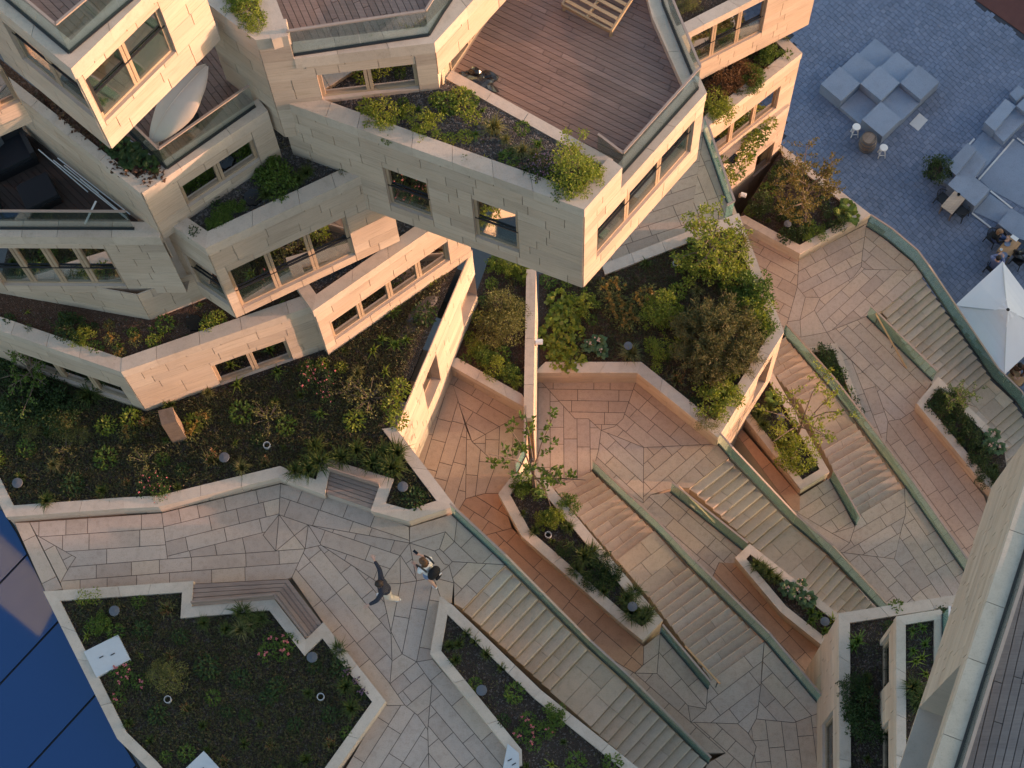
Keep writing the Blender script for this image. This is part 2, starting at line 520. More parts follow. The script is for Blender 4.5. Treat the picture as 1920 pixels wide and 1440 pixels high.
# ------------------------------------------------------------------ paving
def tiles(poly, a=None, b=None, w=0.42, lmin=0.5, lmax=1.5):
    if a is None: return [poly]
    L = dist(a, b)
    t = ((b[0]-a[0])/L, (b[1]-a[1])/L)
    n = (-t[1], t[0])
    cx, cy = sum(p[0] for p in poly)/len(poly), sum(p[1] for p in poly)/len(poly)
    if (cx-a[0])*n[0]+(cy-a[1])*n[1] < 0: n = (-n[0], -n[1])
    us = [(p[0]-a[0])*t[0]+(p[1]-a[1])*t[1] for p in poly]
    vs = [(p[0]-a[0])*n[0]+(p[1]-a[1])*n[1] for p in poly]
    v = min(vs)
    if v > -0.2: v = min(v, 0)
    out = []
    vmax = max(vs)
    k = max(1, round((vmax-v)/w))
    ws = (vmax-v)/k if k < 4 else w
    while v < vmax-0.03:
        hi = v+ws*UNI(0.92, 1.08)
        if vmax-hi < 0.16: hi = vmax+1
        s = clip(poly, (a[0]+n[0]*v, a[1]+n[1]*v), n)
        s = clip(s, (a[0]+n[0]*hi, a[1]+n[1]*hi), (-n[0], -n[1]))
        if len(s) >= 3:
            su = [(p[0]-a[0])*t[0]+(p[1]-a[1])*t[1] for p in s]
            u, umax = min(su), max(su)
            first = True
            while u < umax-0.02:
                l = UNI(lmin, lmax)*(UNI(0.3, 1) if first else 1)
                first = False
                if umax-(u+l) < 0.3: l = umax-u+1
                q = clip(s, (a[0]+t[0]*u, a[1]+t[1]*u), t)
                q = clip(q, (a[0]+t[0]*(u+l), a[1]+t[1]*(u+l)), (-t[0], -t[1]))
                if len(q) >= 3 and abs(area(q)) > 0.012: out.append(q)
                u += l
        v = hi
    return out
def terrace(z, sectors, depth=4.0, label=None):
    base = MB()
    root = None
    allp = []
    for px, d, *rest in sectors:
        poly = GL(px, z)
        base.prism(poly, z-depth, z-0.012, mi=0, mside=1)
        allp.append((poly, d, rest))
    root = base.build('pavement', [M['grout'], M['clad']], kind='structure')
    if label: root['label'] = label
    pc = Pieces('paving_stone', M['pave'])
    for poly, d, rest in allp:
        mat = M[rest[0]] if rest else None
        a, b = (G(d[0], z), G(d[1], z)) if d else (None, None)
        for q in tiles(poly, a, b):
            q = inset(q, 0.009)
            if len(q) < 3 or abs(area(q)) < 0.008: continue
            mb = MB()
            h = z+UNI(-0.002, 0.003)
            mb.prism(q, z-0.04, h)
            pc.add(mb, [(p[0], p[1], z) for p in q], root, mat)
    pc.finish(root)
    return root

Z1, Z2, Z3, Z4, Z5 = 21.5, 17.2, 12.9, 8.6, 4.3
# ground and plaza
gm = MB()
gm.face([(-900, -900, -0.05), (900, -900, -0.05), (900, 900, -0.05), (-900, 900, -0.05)])
gm.build('ground', M['ground'], kind='structure')

ua, ub = G((1574.4, 124.2), 0.75), G((1613, 156.3), 0.75)
PU = Vector(sub(ub, ua)); BL = PU.length; PU = PU/BL
PV = Vector((-PU.y, PU.x))                      # towards the far side
plaza_px = [(1440, -80), (1980, -80), (1980, 760), (1930, 760), (1780, 590), (1628, 405), (1465, 285), (1490, 90)]
pp = GL(plaza_px, 0)
pb = MB()
pb.face([(p[0], p[1], 0) for p in ccw(GL([(1250, -160), (2100, -160), (2100, 900), (1930, 900), (1500, 900), (1300, 300)], 0))])
plaza = pb.build('plaza', M['plazajoint'], kind='structure')
pc = Pieces('sett', M['plaza'])
us = [p[0]*PU.x+p[1]*PU.y for p in pp]; vs = [p[0]*PV.x+p[1]*PV.y for p in pp]
u = min(us)
ROADA, ROADB = G((1815, -10), 0), G((1925, 68), 0)
rn = Vector((-(ROADB[1]-ROADA[1]), ROADB[0]-ROADA[0])).normalized()
while u < max(us):
    v = min(vs)+UNI(0, 0.2)
    while v < max(vs):
        l = random.choice((0.2, 0.2, 0.24, 0.28))
        c = (PU.x*(u+.1)+PV.x*(v+l/2), PU.y*(u+.1)+PV.y*(v+l/2))
        if inside(c, pp) and (c[0]-ROADA[0])*rn.x+(c[1]-ROADA[1])*rn.y < -0.15:
            g = 0.006
            q = [(PU.x*(u+x)+PV.x*(v+y), PU.y*(u+x)+PV.y*(v+y)) for x, y in ((g, g), (0.2-g, g), (0.2-g, l-g), (g, l-g))]
            mb = MB()
            mb.prism(q, 0.0, 0.028+UNI(-0.003, 0.003))
            pc.add(mb, [(p[0], p[1], 0.03) for p in q], plaza)
        v += l
    u += 0.2
pc.items = [(a*(1+0.0005*project((mb.v[0][0], mb.v[0][1], 0))[1]), mb, p, m) for a, mb, p, m in pc.items]
pc.finish(plaza)
rb = MB()
far = [(p[0]+rn.x*12, p[1]+rn.y*12) for p in (ROADB, ROADA)]
dirr = Vector(sub(ROADB, ROADA)).normalized()
RA = (ROADA[0]-dirr.x*12, ROADA[1]-dirr.y*12); RB = (ROADB[0]+dirr.x*12, ROADB[1]+dirr.y*12)
rb.prism([RA, RB, (RB[0]+rn.x*6, RB[1]+rn.y*6), (RA[0]+rn.x*6, RA[1]+rn.y*6)], 0.0, 0.036)
rb.build('cycle_path', M['brick'], kind='structure')

# the five paved levels of the stepped terrace, each laid in courses that meet on seams
T1 = [
 ([(27, 980), (55, 979), (118, 1105), (85, 1110)], ((27, 980), (85, 1110))),
 ([(55, 979), (303, 962), (314, 1048), (130, 1063), (142, 1045), (115, 1030), (68, 1003)], ((55, 979), (303, 962))),
 ([(68, 1003), (115, 1030), (142, 1045), (130, 1063), (113, 1093)], ((68, 1003), (113, 1093))),
 ([(303, 962), (526, 907), (523, 965), (493, 1003), (517, 1033), (314, 1048)], ((303, 962), (526, 907))),
 ([(130, 1063), (314, 1048), (517, 1033), (572, 1029), (547, 1083), (538, 1086), (118, 1108), (113, 1093)], ((130, 1063), (572, 1029))),
 ([(523, 965), (493, 1003), (517, 1033)], None), ([(523, 965), (517, 1033), (552, 1004)], None),
 ([(523, 965), (578, 984), (552, 1004)], None), ([(578, 984), (572, 1029), (552, 1004)], None),
 ([(552, 1004), (572, 1029), (517, 1033)], None), ([(578, 984), (602, 1022), (572, 1029)], None),
 ([(526, 907), (608, 926), (698, 956), (767, 988), (768, 1018), (578, 984), (523, 965)], ((526, 907), (767, 988))),
 ([(578, 984), (768, 1018), (750, 1042), (725, 1075), (713, 1095), (602, 1022)], ((526, 907), (767, 988))),
 ([(783, 1341), (806, 1323), (802, 1368)], None),
 ([(572, 1029), (602, 1022), (713, 1095), (733, 1184), (735, 1240), (731, 1282), (759, 1322), (726, 1323), (720, 1314), (606, 1168), (547, 1083)], ((560, 1063), (737, 1278))),
 ([(768, 1018), (750, 1042), (751, 1094), (781, 1089)], ((750, 1042), (781, 1089))),
 ([(750, 1042), (725, 1075), (713, 1095), (751, 1094)], None),
 ([(768, 988), (847, 964), (857, 974), (852, 1016), (835, 997), (768, 1018)], None),
 ([(768, 1018), (835, 997), (824, 1029), (815, 1033)], None), ([(835, 997), (852, 1016), (831, 1035), (824, 1029)], None),
 ([(852, 1016), (857, 974), (947, 1059), (848, 1053), (831, 1035)], ((857, 974), (947, 1059))),
 ([(848, 1053), (947, 1059), (868, 1142), (851, 1132), (851, 1093), (842, 1060)], ((947, 1059), (868, 1142))),
 ([(768, 1018), (815, 1033), (832, 1057), (842, 1060), (813, 1083), (781, 1089)], None),
 ([(813, 1083), (842, 1060), (851, 1093)], None), ([(813, 1083), (851, 1093), (847, 1132), (827, 1123)], None),
 ([(815, 1033), (824, 1029), (831, 1035), (848, 1053), (842, 1060), (832, 1057)], None),
 ([(713, 1095), (751, 1094), (733, 1184)], None),
 ([(751, 1094), (781, 1089), (754, 1226), (733, 1184)], ((751, 1094), (733, 1184))),
 ([(781, 1089), (813, 1083), (781, 1241), (754, 1226)], ((781, 1089), (754, 1226))),
 ([(813, 1083), (827, 1123), (809, 1225), (811, 1236), (781, 1241)], ((813, 1083), (781, 1241))),
 ([(733, 1184), (754, 1226), (735, 1240)], None), ([(735, 1240), (754, 1226), (781, 1241), (731, 1282)], None),
 ([(731, 1282), (781, 1241), (810, 1282), (806, 1323), (783, 1341), (759, 1322)], ((731, 1282), (781, 1241))),
 ([(781, 1241), (811, 1236), (960, 1413), (960, 1470), (805, 1470), (802, 1368), (806, 1323), (810, 1282)], ((811, 1236), (960, 1413))),
 ([(759, 1322), (783, 1341), (802, 1368), (805, 1470), (630, 1470), (655, 1429), (720, 1316), (726, 1323)], ((759, 1322), (690, 1430))),
]
terrace(Z1, T1)
T2 = [
 ([(800, 660), (840, 690), (863, 765), (875, 805), (873, 935), (857, 962), (700, 830)], ((840, 693), (795, 840)), 'pavepinklit'),
 ([(838, 688), (987, 775), (957, 788), (930, 803), (885, 828), (863, 765)], ((840, 693), (987, 777)), 'pavepinklit'),
 ([(990, 775), (984, 858), (930, 870), (885, 828), (930, 803), (957, 788)], ((987, 777), (984, 858)), 'pavepinklit'),
 ([(875, 805), (885, 828), (930, 870), (910, 925), (873, 935)], ((885, 828), (873, 935)), 'pavepinklit'),
 ([(930, 870), (984, 858), (966, 890), (940, 925), (910, 925)], None, 'pavepinklit'),
 ([(857, 962), (873, 935), (910, 925), (940, 925), (960, 990), (905, 1005)], ((873, 935), (960, 990)), 'pavewarmlit'),
 ([(905, 1005), (960, 990), (990, 1020), (1085, 1105), (1050, 1150)], ((960, 990), (1085, 1105)), 'pavewarmlit'),
 ([(1050, 1150), (1085, 1105), (1207, 1212), (1206, 1247), (1190, 1262), (1145, 1235)], ((1085, 1105), (1207, 1212)), 'pavewarmlit'),
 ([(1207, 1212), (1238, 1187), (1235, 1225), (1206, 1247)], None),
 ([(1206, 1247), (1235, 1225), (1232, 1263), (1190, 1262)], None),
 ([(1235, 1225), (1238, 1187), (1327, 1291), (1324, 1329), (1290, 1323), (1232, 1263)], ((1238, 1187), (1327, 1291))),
 ([(1145, 1235), (1190, 1262), (1295, 1354), (1360, 1412), (1318, 1412), (1230, 1325)], ((1190, 1262), (1295, 1354)), 'pavepinklit'),
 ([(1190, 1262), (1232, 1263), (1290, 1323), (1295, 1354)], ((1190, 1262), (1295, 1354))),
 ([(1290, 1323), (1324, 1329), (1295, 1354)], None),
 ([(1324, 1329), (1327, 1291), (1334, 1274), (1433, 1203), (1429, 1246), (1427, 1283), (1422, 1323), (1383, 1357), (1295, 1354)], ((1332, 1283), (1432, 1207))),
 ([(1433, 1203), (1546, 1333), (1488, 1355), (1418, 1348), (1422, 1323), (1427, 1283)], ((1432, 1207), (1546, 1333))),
 ([(1295, 1354), (1383, 1357), (1403, 1375), (1418, 1400), (1400, 1470), (1310, 1470), (1326, 1431), (1360, 1412)], ((1295, 1354), (1403, 1450)), 'pavepinklit'),
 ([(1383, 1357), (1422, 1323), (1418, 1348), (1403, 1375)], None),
 ([(1403, 1375), (1418, 1348), (1488, 1355), (1546, 1333), (1560, 1470), (1400, 1470), (1418, 1400)], ((1488, 1355), (1500, 1450)), 'pavepinklit'),
]
terrace(Z2, T2)
T3 = [
 ([(1005, 705), (1195, 708), (1168, 785), (1152, 800), (1127, 807), (1103, 785), (1078, 785)], ((1005, 710), (1195, 713)), 'pavepinklit'),
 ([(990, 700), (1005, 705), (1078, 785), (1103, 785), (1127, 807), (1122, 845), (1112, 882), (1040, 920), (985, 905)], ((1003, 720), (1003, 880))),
 ([(1195, 708), (1346, 830), (1335, 833), (1207, 839), (1127, 807), (1152, 800), (1168, 785)], ((1195, 713), (1343, 835)), 'pavepinklit'),
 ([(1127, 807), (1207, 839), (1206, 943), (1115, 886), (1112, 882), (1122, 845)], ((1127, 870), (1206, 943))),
 ([(1207, 839), (1335, 833), (1346, 835), (1275, 900), (1262, 915), (1220, 928), (1206, 943)], ((1335, 833), (1206, 943)), 'pavepinklit'),
 ([(1346, 834), (1367, 858), (1293, 915), (1262, 915), (1275, 900)], ((1346, 835), (1275, 900)), 'pavepinklit'),
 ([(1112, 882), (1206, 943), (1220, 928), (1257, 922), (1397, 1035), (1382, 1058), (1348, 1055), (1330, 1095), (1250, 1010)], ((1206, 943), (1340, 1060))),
 ([(1330, 1095), (1348, 1055), (1382, 1055), (1540, 1220), (1545, 1335), (1440, 1215)], ((1382, 1058), (1540, 1228)), 'pavewarmlit'),
 ([(1293, 425), (1320, 240), (1384, 405)], ((1320, 260), (1378, 405)), 'pavepinklit'),
 ([(1120, 500), (1100, 430), (1320, 240), (1293, 440)], ((1120, 500), (1300, 440)), 'pavepinklit'),
]
terrace(Z3, T3)
T4 = [
 ([(1355, 780), (1388, 800), (1500, 930), (1500, 960), (1485, 955)], ((1388, 803), (1500, 932)), 'pavewarmlit'),
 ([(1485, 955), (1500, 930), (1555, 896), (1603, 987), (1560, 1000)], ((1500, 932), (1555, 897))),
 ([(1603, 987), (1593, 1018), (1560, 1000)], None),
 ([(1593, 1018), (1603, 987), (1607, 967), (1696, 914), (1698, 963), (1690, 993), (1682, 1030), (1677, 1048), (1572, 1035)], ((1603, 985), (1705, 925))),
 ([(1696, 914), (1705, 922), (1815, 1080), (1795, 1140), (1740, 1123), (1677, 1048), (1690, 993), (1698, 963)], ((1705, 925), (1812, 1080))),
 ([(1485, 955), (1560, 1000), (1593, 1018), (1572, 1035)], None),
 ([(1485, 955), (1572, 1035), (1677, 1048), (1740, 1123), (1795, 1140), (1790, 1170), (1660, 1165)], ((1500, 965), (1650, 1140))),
]
terrace(Z4, T4)
T5 = [
 ([(1360, 400), (1403, 435), (1498, 486), (1495, 538), (1477, 603), (1467, 625), (1400, 560)], ((1403, 437), (1498, 488)), 'pavepinklit'),
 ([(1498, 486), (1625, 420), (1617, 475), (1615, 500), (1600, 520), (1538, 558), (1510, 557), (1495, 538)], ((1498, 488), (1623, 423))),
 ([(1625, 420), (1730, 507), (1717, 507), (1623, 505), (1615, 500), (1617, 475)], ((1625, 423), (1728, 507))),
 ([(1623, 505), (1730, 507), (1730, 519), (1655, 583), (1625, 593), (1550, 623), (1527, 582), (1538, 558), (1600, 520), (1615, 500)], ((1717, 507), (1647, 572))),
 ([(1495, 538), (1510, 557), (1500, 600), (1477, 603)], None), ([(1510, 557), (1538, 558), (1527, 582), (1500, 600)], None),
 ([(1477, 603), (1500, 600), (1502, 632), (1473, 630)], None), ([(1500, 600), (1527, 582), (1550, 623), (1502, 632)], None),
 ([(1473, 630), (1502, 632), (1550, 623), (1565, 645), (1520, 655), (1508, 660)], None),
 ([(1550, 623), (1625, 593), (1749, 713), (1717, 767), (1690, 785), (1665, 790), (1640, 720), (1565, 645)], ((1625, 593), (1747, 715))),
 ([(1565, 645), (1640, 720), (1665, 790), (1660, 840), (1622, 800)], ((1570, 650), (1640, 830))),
 ([(1665, 790), (1690, 785), (1717, 767), (1845, 930), (1870, 1000), (1830, 1100), (1660, 840)], ((1717, 767), (1830, 920)), 'pavepinklit'),
]
terrace(Z5, T5, depth=4.2)

# ------------------------------------------------------------------ stairs
def stair(label, flights, za, zb, treadmat='tread'):
    """flights: (R first, L first, R last, L last, nosings) in photo pixels, from the za end to the zb end"""
    K = sum(f[4] for f in flights)
    r = abs(za-zb)/K
    down = za > zb
    nos = []
    k = 0
    for Ra, La, Rb, Lb, n in flights:
        def zz(i): return za-i*r if down else za+(i+1)*r
        ra, la = G(Ra, zz(k)), G(La, zz(k))
        rb_, lb_ = G(Rb, zz(k+n-1)), G(Lb, zz(k+n-1))
        for i in range(n):
            t = i/(n-1)
            nos.append((lerp(ra, rb_, t), lerp(la, lb_, t), i == n-1))
        k += n
    root = thing('staircase', label, 'stairs', (*nos[K//2][0], min(za, zb)))
    for i in range(K-1):
        Ri, Li, last = nos[i]
        Rj, Lj, _ = nos[i+1]
        zt = za-(i+1)*r if down else za+(i+1)*r
        if down: q = [Li, Ri, Rj, Lj]
        else: q = [Li, Ri, Rj, Lj]
        core = MB()
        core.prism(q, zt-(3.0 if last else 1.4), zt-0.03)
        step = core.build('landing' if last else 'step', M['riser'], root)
        if last: parts = tiles(q, Ri, Li, 0.5, 0.6, 1.6)
        else:
            parts = []
            u, L = 0, dist(Ri, Li)
            cuts = [0]
            while u < L-0.4:
                u += UNI(0.6, 1.6)
                if L-u < 0.4: u = L
                cuts.append(min(u, L))
            if cuts[-1] < L: cuts.append(L)
            for c0, c1 in zip(cuts, cuts[1:]):
                t0, t1 = c0/L, c1/L
                parts.append([lerp(Ri, Li, t0), lerp(Ri, Li, t1), lerp(Rj, Lj, t1), lerp(Rj, Lj, t0)])
        for p in parts:
            p = inset(p, 0.006)
            if len(p) < 3: continue
            mb = MB()
            if last or len(p) != 4: mb.prism(p, zt-0.06, zt+UNI(-0.002, 0.002), bottom=True)
            else:
                fa, fb = (Rj, Lj) if down else (Ri, Li)
                L_ = dist(fa, fb); nf = (-(fb[1]-fa[1])/L_, (fb[0]-fa[0])/L_)
                cen = (sum(w[0] for w in p)/4, sum(w[1] for w in p)/4)
                sg = 1 if (cen[0]-fa[0])*nf[0]+(cen[1]-fa[1])*nf[1] > 0 else -1
                nf = (nf[0]*sg, nf[1]*sg)
                p = ccw(p)
                top = []
                for w in p:
                    dd_ = (w[0]-fa[0])*nf[0]+(w[1]-fa[1])*nf[1]
                    top.append((w[0]+nf[0]*0.028, w[1]+nf[1]*0.028, zt) if dd_ < 0.1 else (*w, zt))
                mid_ = [(*w, zt-0.028) for w in p]
                mb.v = [(*w, zt-0.06) for w in p]+mid_+top
                for r_ in (0, 4):
                    for i_ in range(4):
                        j_ = (i_+1) % 4
                        mb.f.append([r_+i_, r_+j_, r_+4+j_, r_+4+i_])
                mb.f += [[8, 9, 10, 11], [3, 2, 1, 0]]
                mb.m = [0]*len(mb.f)
            mb.build('tread_stone', M[treadmat], step)
    return root, r

def balustrade(label, pts, h=1.05, pane=1.7, parent=None, railmat='rail', railw=0.055, channel=True, group=None, z_given=None):
    """pts: (photo x, photo y, base height)"""
    P = [(*G((p[0], p[1]), p[2]), p[2]) for p in pts]
    ch = MB()
    for a, b in zip(P, P[1:]):
        ch.bar((a[0], a[1], a[2]+0.0), (b[0], b[1], b[2]+0.0), 0.07, 0.06)
    if parent is None:
        root = thing('glass_balustrade', label, 'balustrade', P[0], group)
        ch.build('base_channel', M['black'], root)
    else:
        root = ch.build('glass_balustrade', M['black'], parent)
    rl = MB()
    for a, b in zip(P, P[1:]):
        rl.bar((a[0], a[1], a[2]+h), (b[0], b[1], b[2]+h), railw, 0.045)
        L = dist(a, b)
        n = max(1, round(L/pane))
        dx, dy = (b[0]-a[0])/L, (b[1]-a[1])/L
        ox, oy = -dy*0.009, dx*0.009
        for i in range(n):
            g = 0.006/L
            p, q = lerp(a, b, i/n+g), lerp(a, b, (i+1)/n-g)
            mb = MB()
            mb.hexa([(p[0]-ox, p[1]-oy, p[2]-0.02), (q[0]-ox, q[1]-oy, q[2]-0.02), (q[0]+ox, q[1]+oy, q[2]-0.02), (p[0]+ox, p[1]+oy, p[2]-0.02),
                     (p[0]-ox, p[1]-oy, p[2]+h-0.02), (q[0]-ox, q[1]-oy, q[2]+h-0.02), (q[0]+ox, q[1]+oy, q[2]+h-0.02), (p[0]+ox, p[1]+oy, p[2]+h-0.02)])
            mb.build('glass_pane', M['stairglass' if parent is None else 'glass'], root)
    rl.build('handrail', M[railmat], root)
    return root
def handrail(label, pts, h=0.9, mat='timberrail'):
    P = [(*G((p[0], p[1]), p[2]+h), p[2]+h) for p in pts]
    root = thing('handrail', label, 'handrail', (P[0][0], P[0][1], P[0][2]-h))
    r = MB()
    for a, b in zip(P, P[1:]): r.bar(a, b, 0.05, 0.05)
    r.build('rail', M[mat], root)
    s_ = MB()
    for a, b in zip(P, P[1:]):
        for t in (0.06, 0.5, 0.94):
            c = lerp(a, b, t)
            s_.bar((c[0], c[1], c[2]-0.03), (c[0], c[1], c[2]-h), 0.025)
    s_.build('bracket', M['black'], root)

SA, ra_ = stair('long limestone staircase descending beside the lower bed, nearest the two walkers',
    [((946, 1060), (868, 1143), (1102, 1218), (1031, 1294), 11), ((1177, 1286), (1108, 1363), (1326, 1431), (1262, 1500), 11)], Z1, Z2)
SB, rb_ = stair('broad limestone staircase between the long planted bed and the narrow sloping glass rail',
    [((1110, 883), (1040, 916), (1227, 995), (1157, 1050), 11), ((1290, 1063), (1217, 1118), (1433, 1203), (1334, 1274), 12)], Z3, Z2)
SC, rc_ = stair('limestone staircase ending at the small bed with large bluish leaves',
    [((1365, 858), (1293, 914), (1483, 983), (1425, 1033), 10), ((1550, 1040), (1500, 1097), (1694, 1194), (1640, 1245), 13)], Z3, Z4)
SD, rd_ = stair('shaded limestone staircase climbing past the leafy young tree',
    [((1473, 631), (1420, 664), (1554, 728), (1501, 755), 10), ((1603, 793), (1537, 830), (1695, 915), (1608, 967), 11)], Z5, Z4)
SE, re_ = stair('limestone staircase beside the white parasol',
    [((1730, 519), (1655, 583), (1858, 709), (1783, 772), 16), ((1900, 752), (1828, 814), (1970, 856), (1898, 918), 9)], Z5, 0.0)

zA = Z1-11*ra_
balustrade('green glass balustrade along the staircase nearest the walkers', [(848, 964, Z1), (949, 1058, Z1), (1105, 1215, zA), (1180, 1283, zA), (1328, 1431, Z2)])
zB = Z3+11*rb_
balustrade('green glass balustrade with warm toned rail along the broad middle staircase', [(1111, 881, Z3), (1231, 995, zB), (1293, 1061, zB), (1437, 1203, Z2), (1544, 1330, Z2)])
balustrade('short glass balustrade below the tip of the long planted bed', [(1239, 1186, Z2), (1328, 1292, Z2)])
zC = Z3-10*rc_
balustrade('glass balustrade descending beside the staircase with the small hosta bed', [(1345, 831, Z3), (1368, 857, Z3), (1486, 982, zC), (1553, 1038, zC), (1697, 1192, Z4)])
balustrade('narrow glass balustrade sloping to the corner of the hosta bed', [(1257, 922, Z3), (1397, 1034, Z3)])
zD = Z5+10*rd_
balustrade('glass balustrade along the staircase past the young tree', [(1468, 626, Z5), (1557, 727, zD), (1606, 790, zD), (1699, 914, Z4), (1813, 1078, Z4)])
balustrade('short glass balustrade below the corner of the young tree bed', [(1556, 898, Z4), (1605, 985, Z4)])
zE = Z5-16*re_
balustrade('tall glass balustrade curving between the terrace and the grey plaza', [(1625, 424, Z5), (1665, 450, Z5), (1712, 490, Z5), (1732, 517, Z5), (1861, 708, zE), (1904, 750, zE), (1975, 855, 0.0)])
balustrade('narrow glass balustrade leading to the dark bed near the parasol', [(1625, 593, Z5), (1748, 714, Z5)])
handrail('oak handrail at the foot of the broad middle staircase', [(1285, 1212, Z2-8*rb_+0.4), (1350, 1282, Z2)])
handrail('oak handrail at the head of the staircase with the hosta bed', [(1273, 912, Z3), (1340, 980, Z3-6*rc_)])
handrail('slim handrail at the head of the staircase beside the parasol', [(1642, 588, Z5), (1707, 703, Z5-6*re_)])

# ------------------------------------------------------------------ walls, windows, copings
def outward(a, b):
    L = dist(a, b)
    n = ((b[1]-a[1])/L, -(b[0]-a[0])/L)
    mx, my = (a[0]+b[0])/2, (a[1]+b[1])/2
    return n if (-mx)*n[0]+(-my)*n[1] > 0 else (-n[0], -n[1])
def op(px, n=1, style='dark', rail=False, depth=0.10, room=0.55):
    return dict(px=px, n=n, style=style, rail=rail, depth=depth, room=room)
def panels(pc, wallobj, a, b, n, z0, z1, rects, course=0.44, mat=None, out=0.03):
    L = dist(a, b)
    t = ((b[0]-a[0])/L, (b[1]-a[1])/L)
    rows = max(1, round((z1-z0)/course))
    h = (z1-z0)/rows
    def pt(u, z, o): return (a[0]+t[0]*u+n[0]*o, a[1]+t[1]*u+n[1]*o, z)
    for r in range(rows):
        lo, hi = z0+r*h, z0+(r+1)*h
        cuts = {0.0, L}
        for u0, u1, v0, v1 in rects:
            if v0 < hi-0.01 and v1 > lo+0.01: cuts |= {max(0, u0), min(L, u1)}
        cuts = sorted(cuts)
        for c0, c1 in zip(cuts, cuts[1:]):
            if c1-c0 < 0.02: continue
            l2, h2 = lo, hi
            mid = (c0+c1)/2
            for u0, u1, v0, v1 in rects:
                if u0 < mid < u1 and v0 < hi-0.01 and v1 > lo+0.01:
                    if v1 < hi-0.02: l2 = max(l2, v1)
                    elif v0 > lo+0.02: h2 = min(h2, v0)
                    else: l2 = h2 = 0
            if h2-l2 < 0.03: continue
            u = c0
            first = True
            while u < c1-0.01:
                w = UNI(0.55, 1.6)*(UNI(0.35, 1) if first else 1)
                first = False
                if c1-(u+w) < 0.3: w = c1-u
                o = out+UNI(-0.002, 0.004)
                ga = 0.008 if u > 0.01 else -0.0
                gb = 0.008 if u+w < L-0.01 else -0.0
                p = [pt(u+ga, l2+0.0015, o), pt(u+w-gb, l2+0.0015, o), pt(u+w-gb, h2-0.0015, o), pt(u+ga, h2-0.0015, o)]
                q = [pt(u+ga, l2+0.0015, 0), pt(u+w-gb, l2+0.0015, 0), pt(u+w-gb, h2-0.0015, 0), pt(u+ga, h2-0.0015, 0)]
                mb = MB()
                mb.v = p+q
                mb.f = [[0, 1, 2, 3], [1, 0, 4, 5], [2, 1, 5, 6], [3, 2, 6, 7], [0, 3, 7, 4]]
                mb.m = [0]*5
                pc.add(mb, p, wallobj, mat)
                u += w
def make_wall(root, pc, a, b, z0, z1, ops=(), n=None, mat='clad', pan=True, course=0.44):
    n = n or outward(a, b)
    L = dist(a, b)
    t = ((b[0]-a[0])/L, (b[1]-a[1])/L)
    rects = []
    for o in ops:
        pts = [on_wall(a, b, p) for p in o['px']]
        u0, u1 = sorted(((pts[0][0]+pts[3][0])/2, (pts[1][0]+pts[2][0])/2))
        v1, v0 = (pts[0][1]+pts[1][1])/2, (pts[2][1]+pts[3][1])/2
        v0 = max(v0, z0+0.04)
        u0, u1 = max(u0, 0.02), min(u1, L-0.02)
        rects.append((u0, u1, v0, v1))
        o['rect'] = (u0, u1, v0, v1)
    def pt(u, z, o): return (a[0]+t[0]*u+n[0]*o, a[1]+t[1]*u+n[1]*o, z)
    mb = MB()
    us = sorted({0.0, L, *[x for r in rects for x in r[:2]]})
    vs = sorted({z0, z1, *[x for r in rects for x in r[2:]]})
    for ua_, ub_ in zip(us, us[1:]):
        for va, vb in zip(vs, vs[1:]):
            m = ((ua_+ub_)/2, (va+vb)/2)
            if any(r[0] < m[0] < r[1] and r[2] < m[1] < r[3] for r in rects): continue
            mb.face([pt(ua_, va, 0), pt(ub_, va, 0), pt(ub_, vb, 0), pt(ua_, vb, 0)])
    for o in ops:
        u0, u1, v0, v1 = o['rect']
        d = -o['depth']-0.05
        f = 0.03
        for q in ([(u0, v0), (u1, v0)], [(u1, v0), (u1, v1)], [(u1, v1), (u0, v1)], [(u0, v1), (u0, v0)]):
            mb.face([pt(q[0][0], q[0][1], f), pt(q[1][0], q[1][1], f), pt(q[1][0], q[1][1], d), pt(q[0][0], q[0][1], d)])
    w = mb.build('wall', M['reveal' if pan else mat], root)
    if pan: panels(pc, w, a, b, n, z0, z1, rects, course, M[mat])
    for o in ops: window(root, pt, o, z0)
    return w
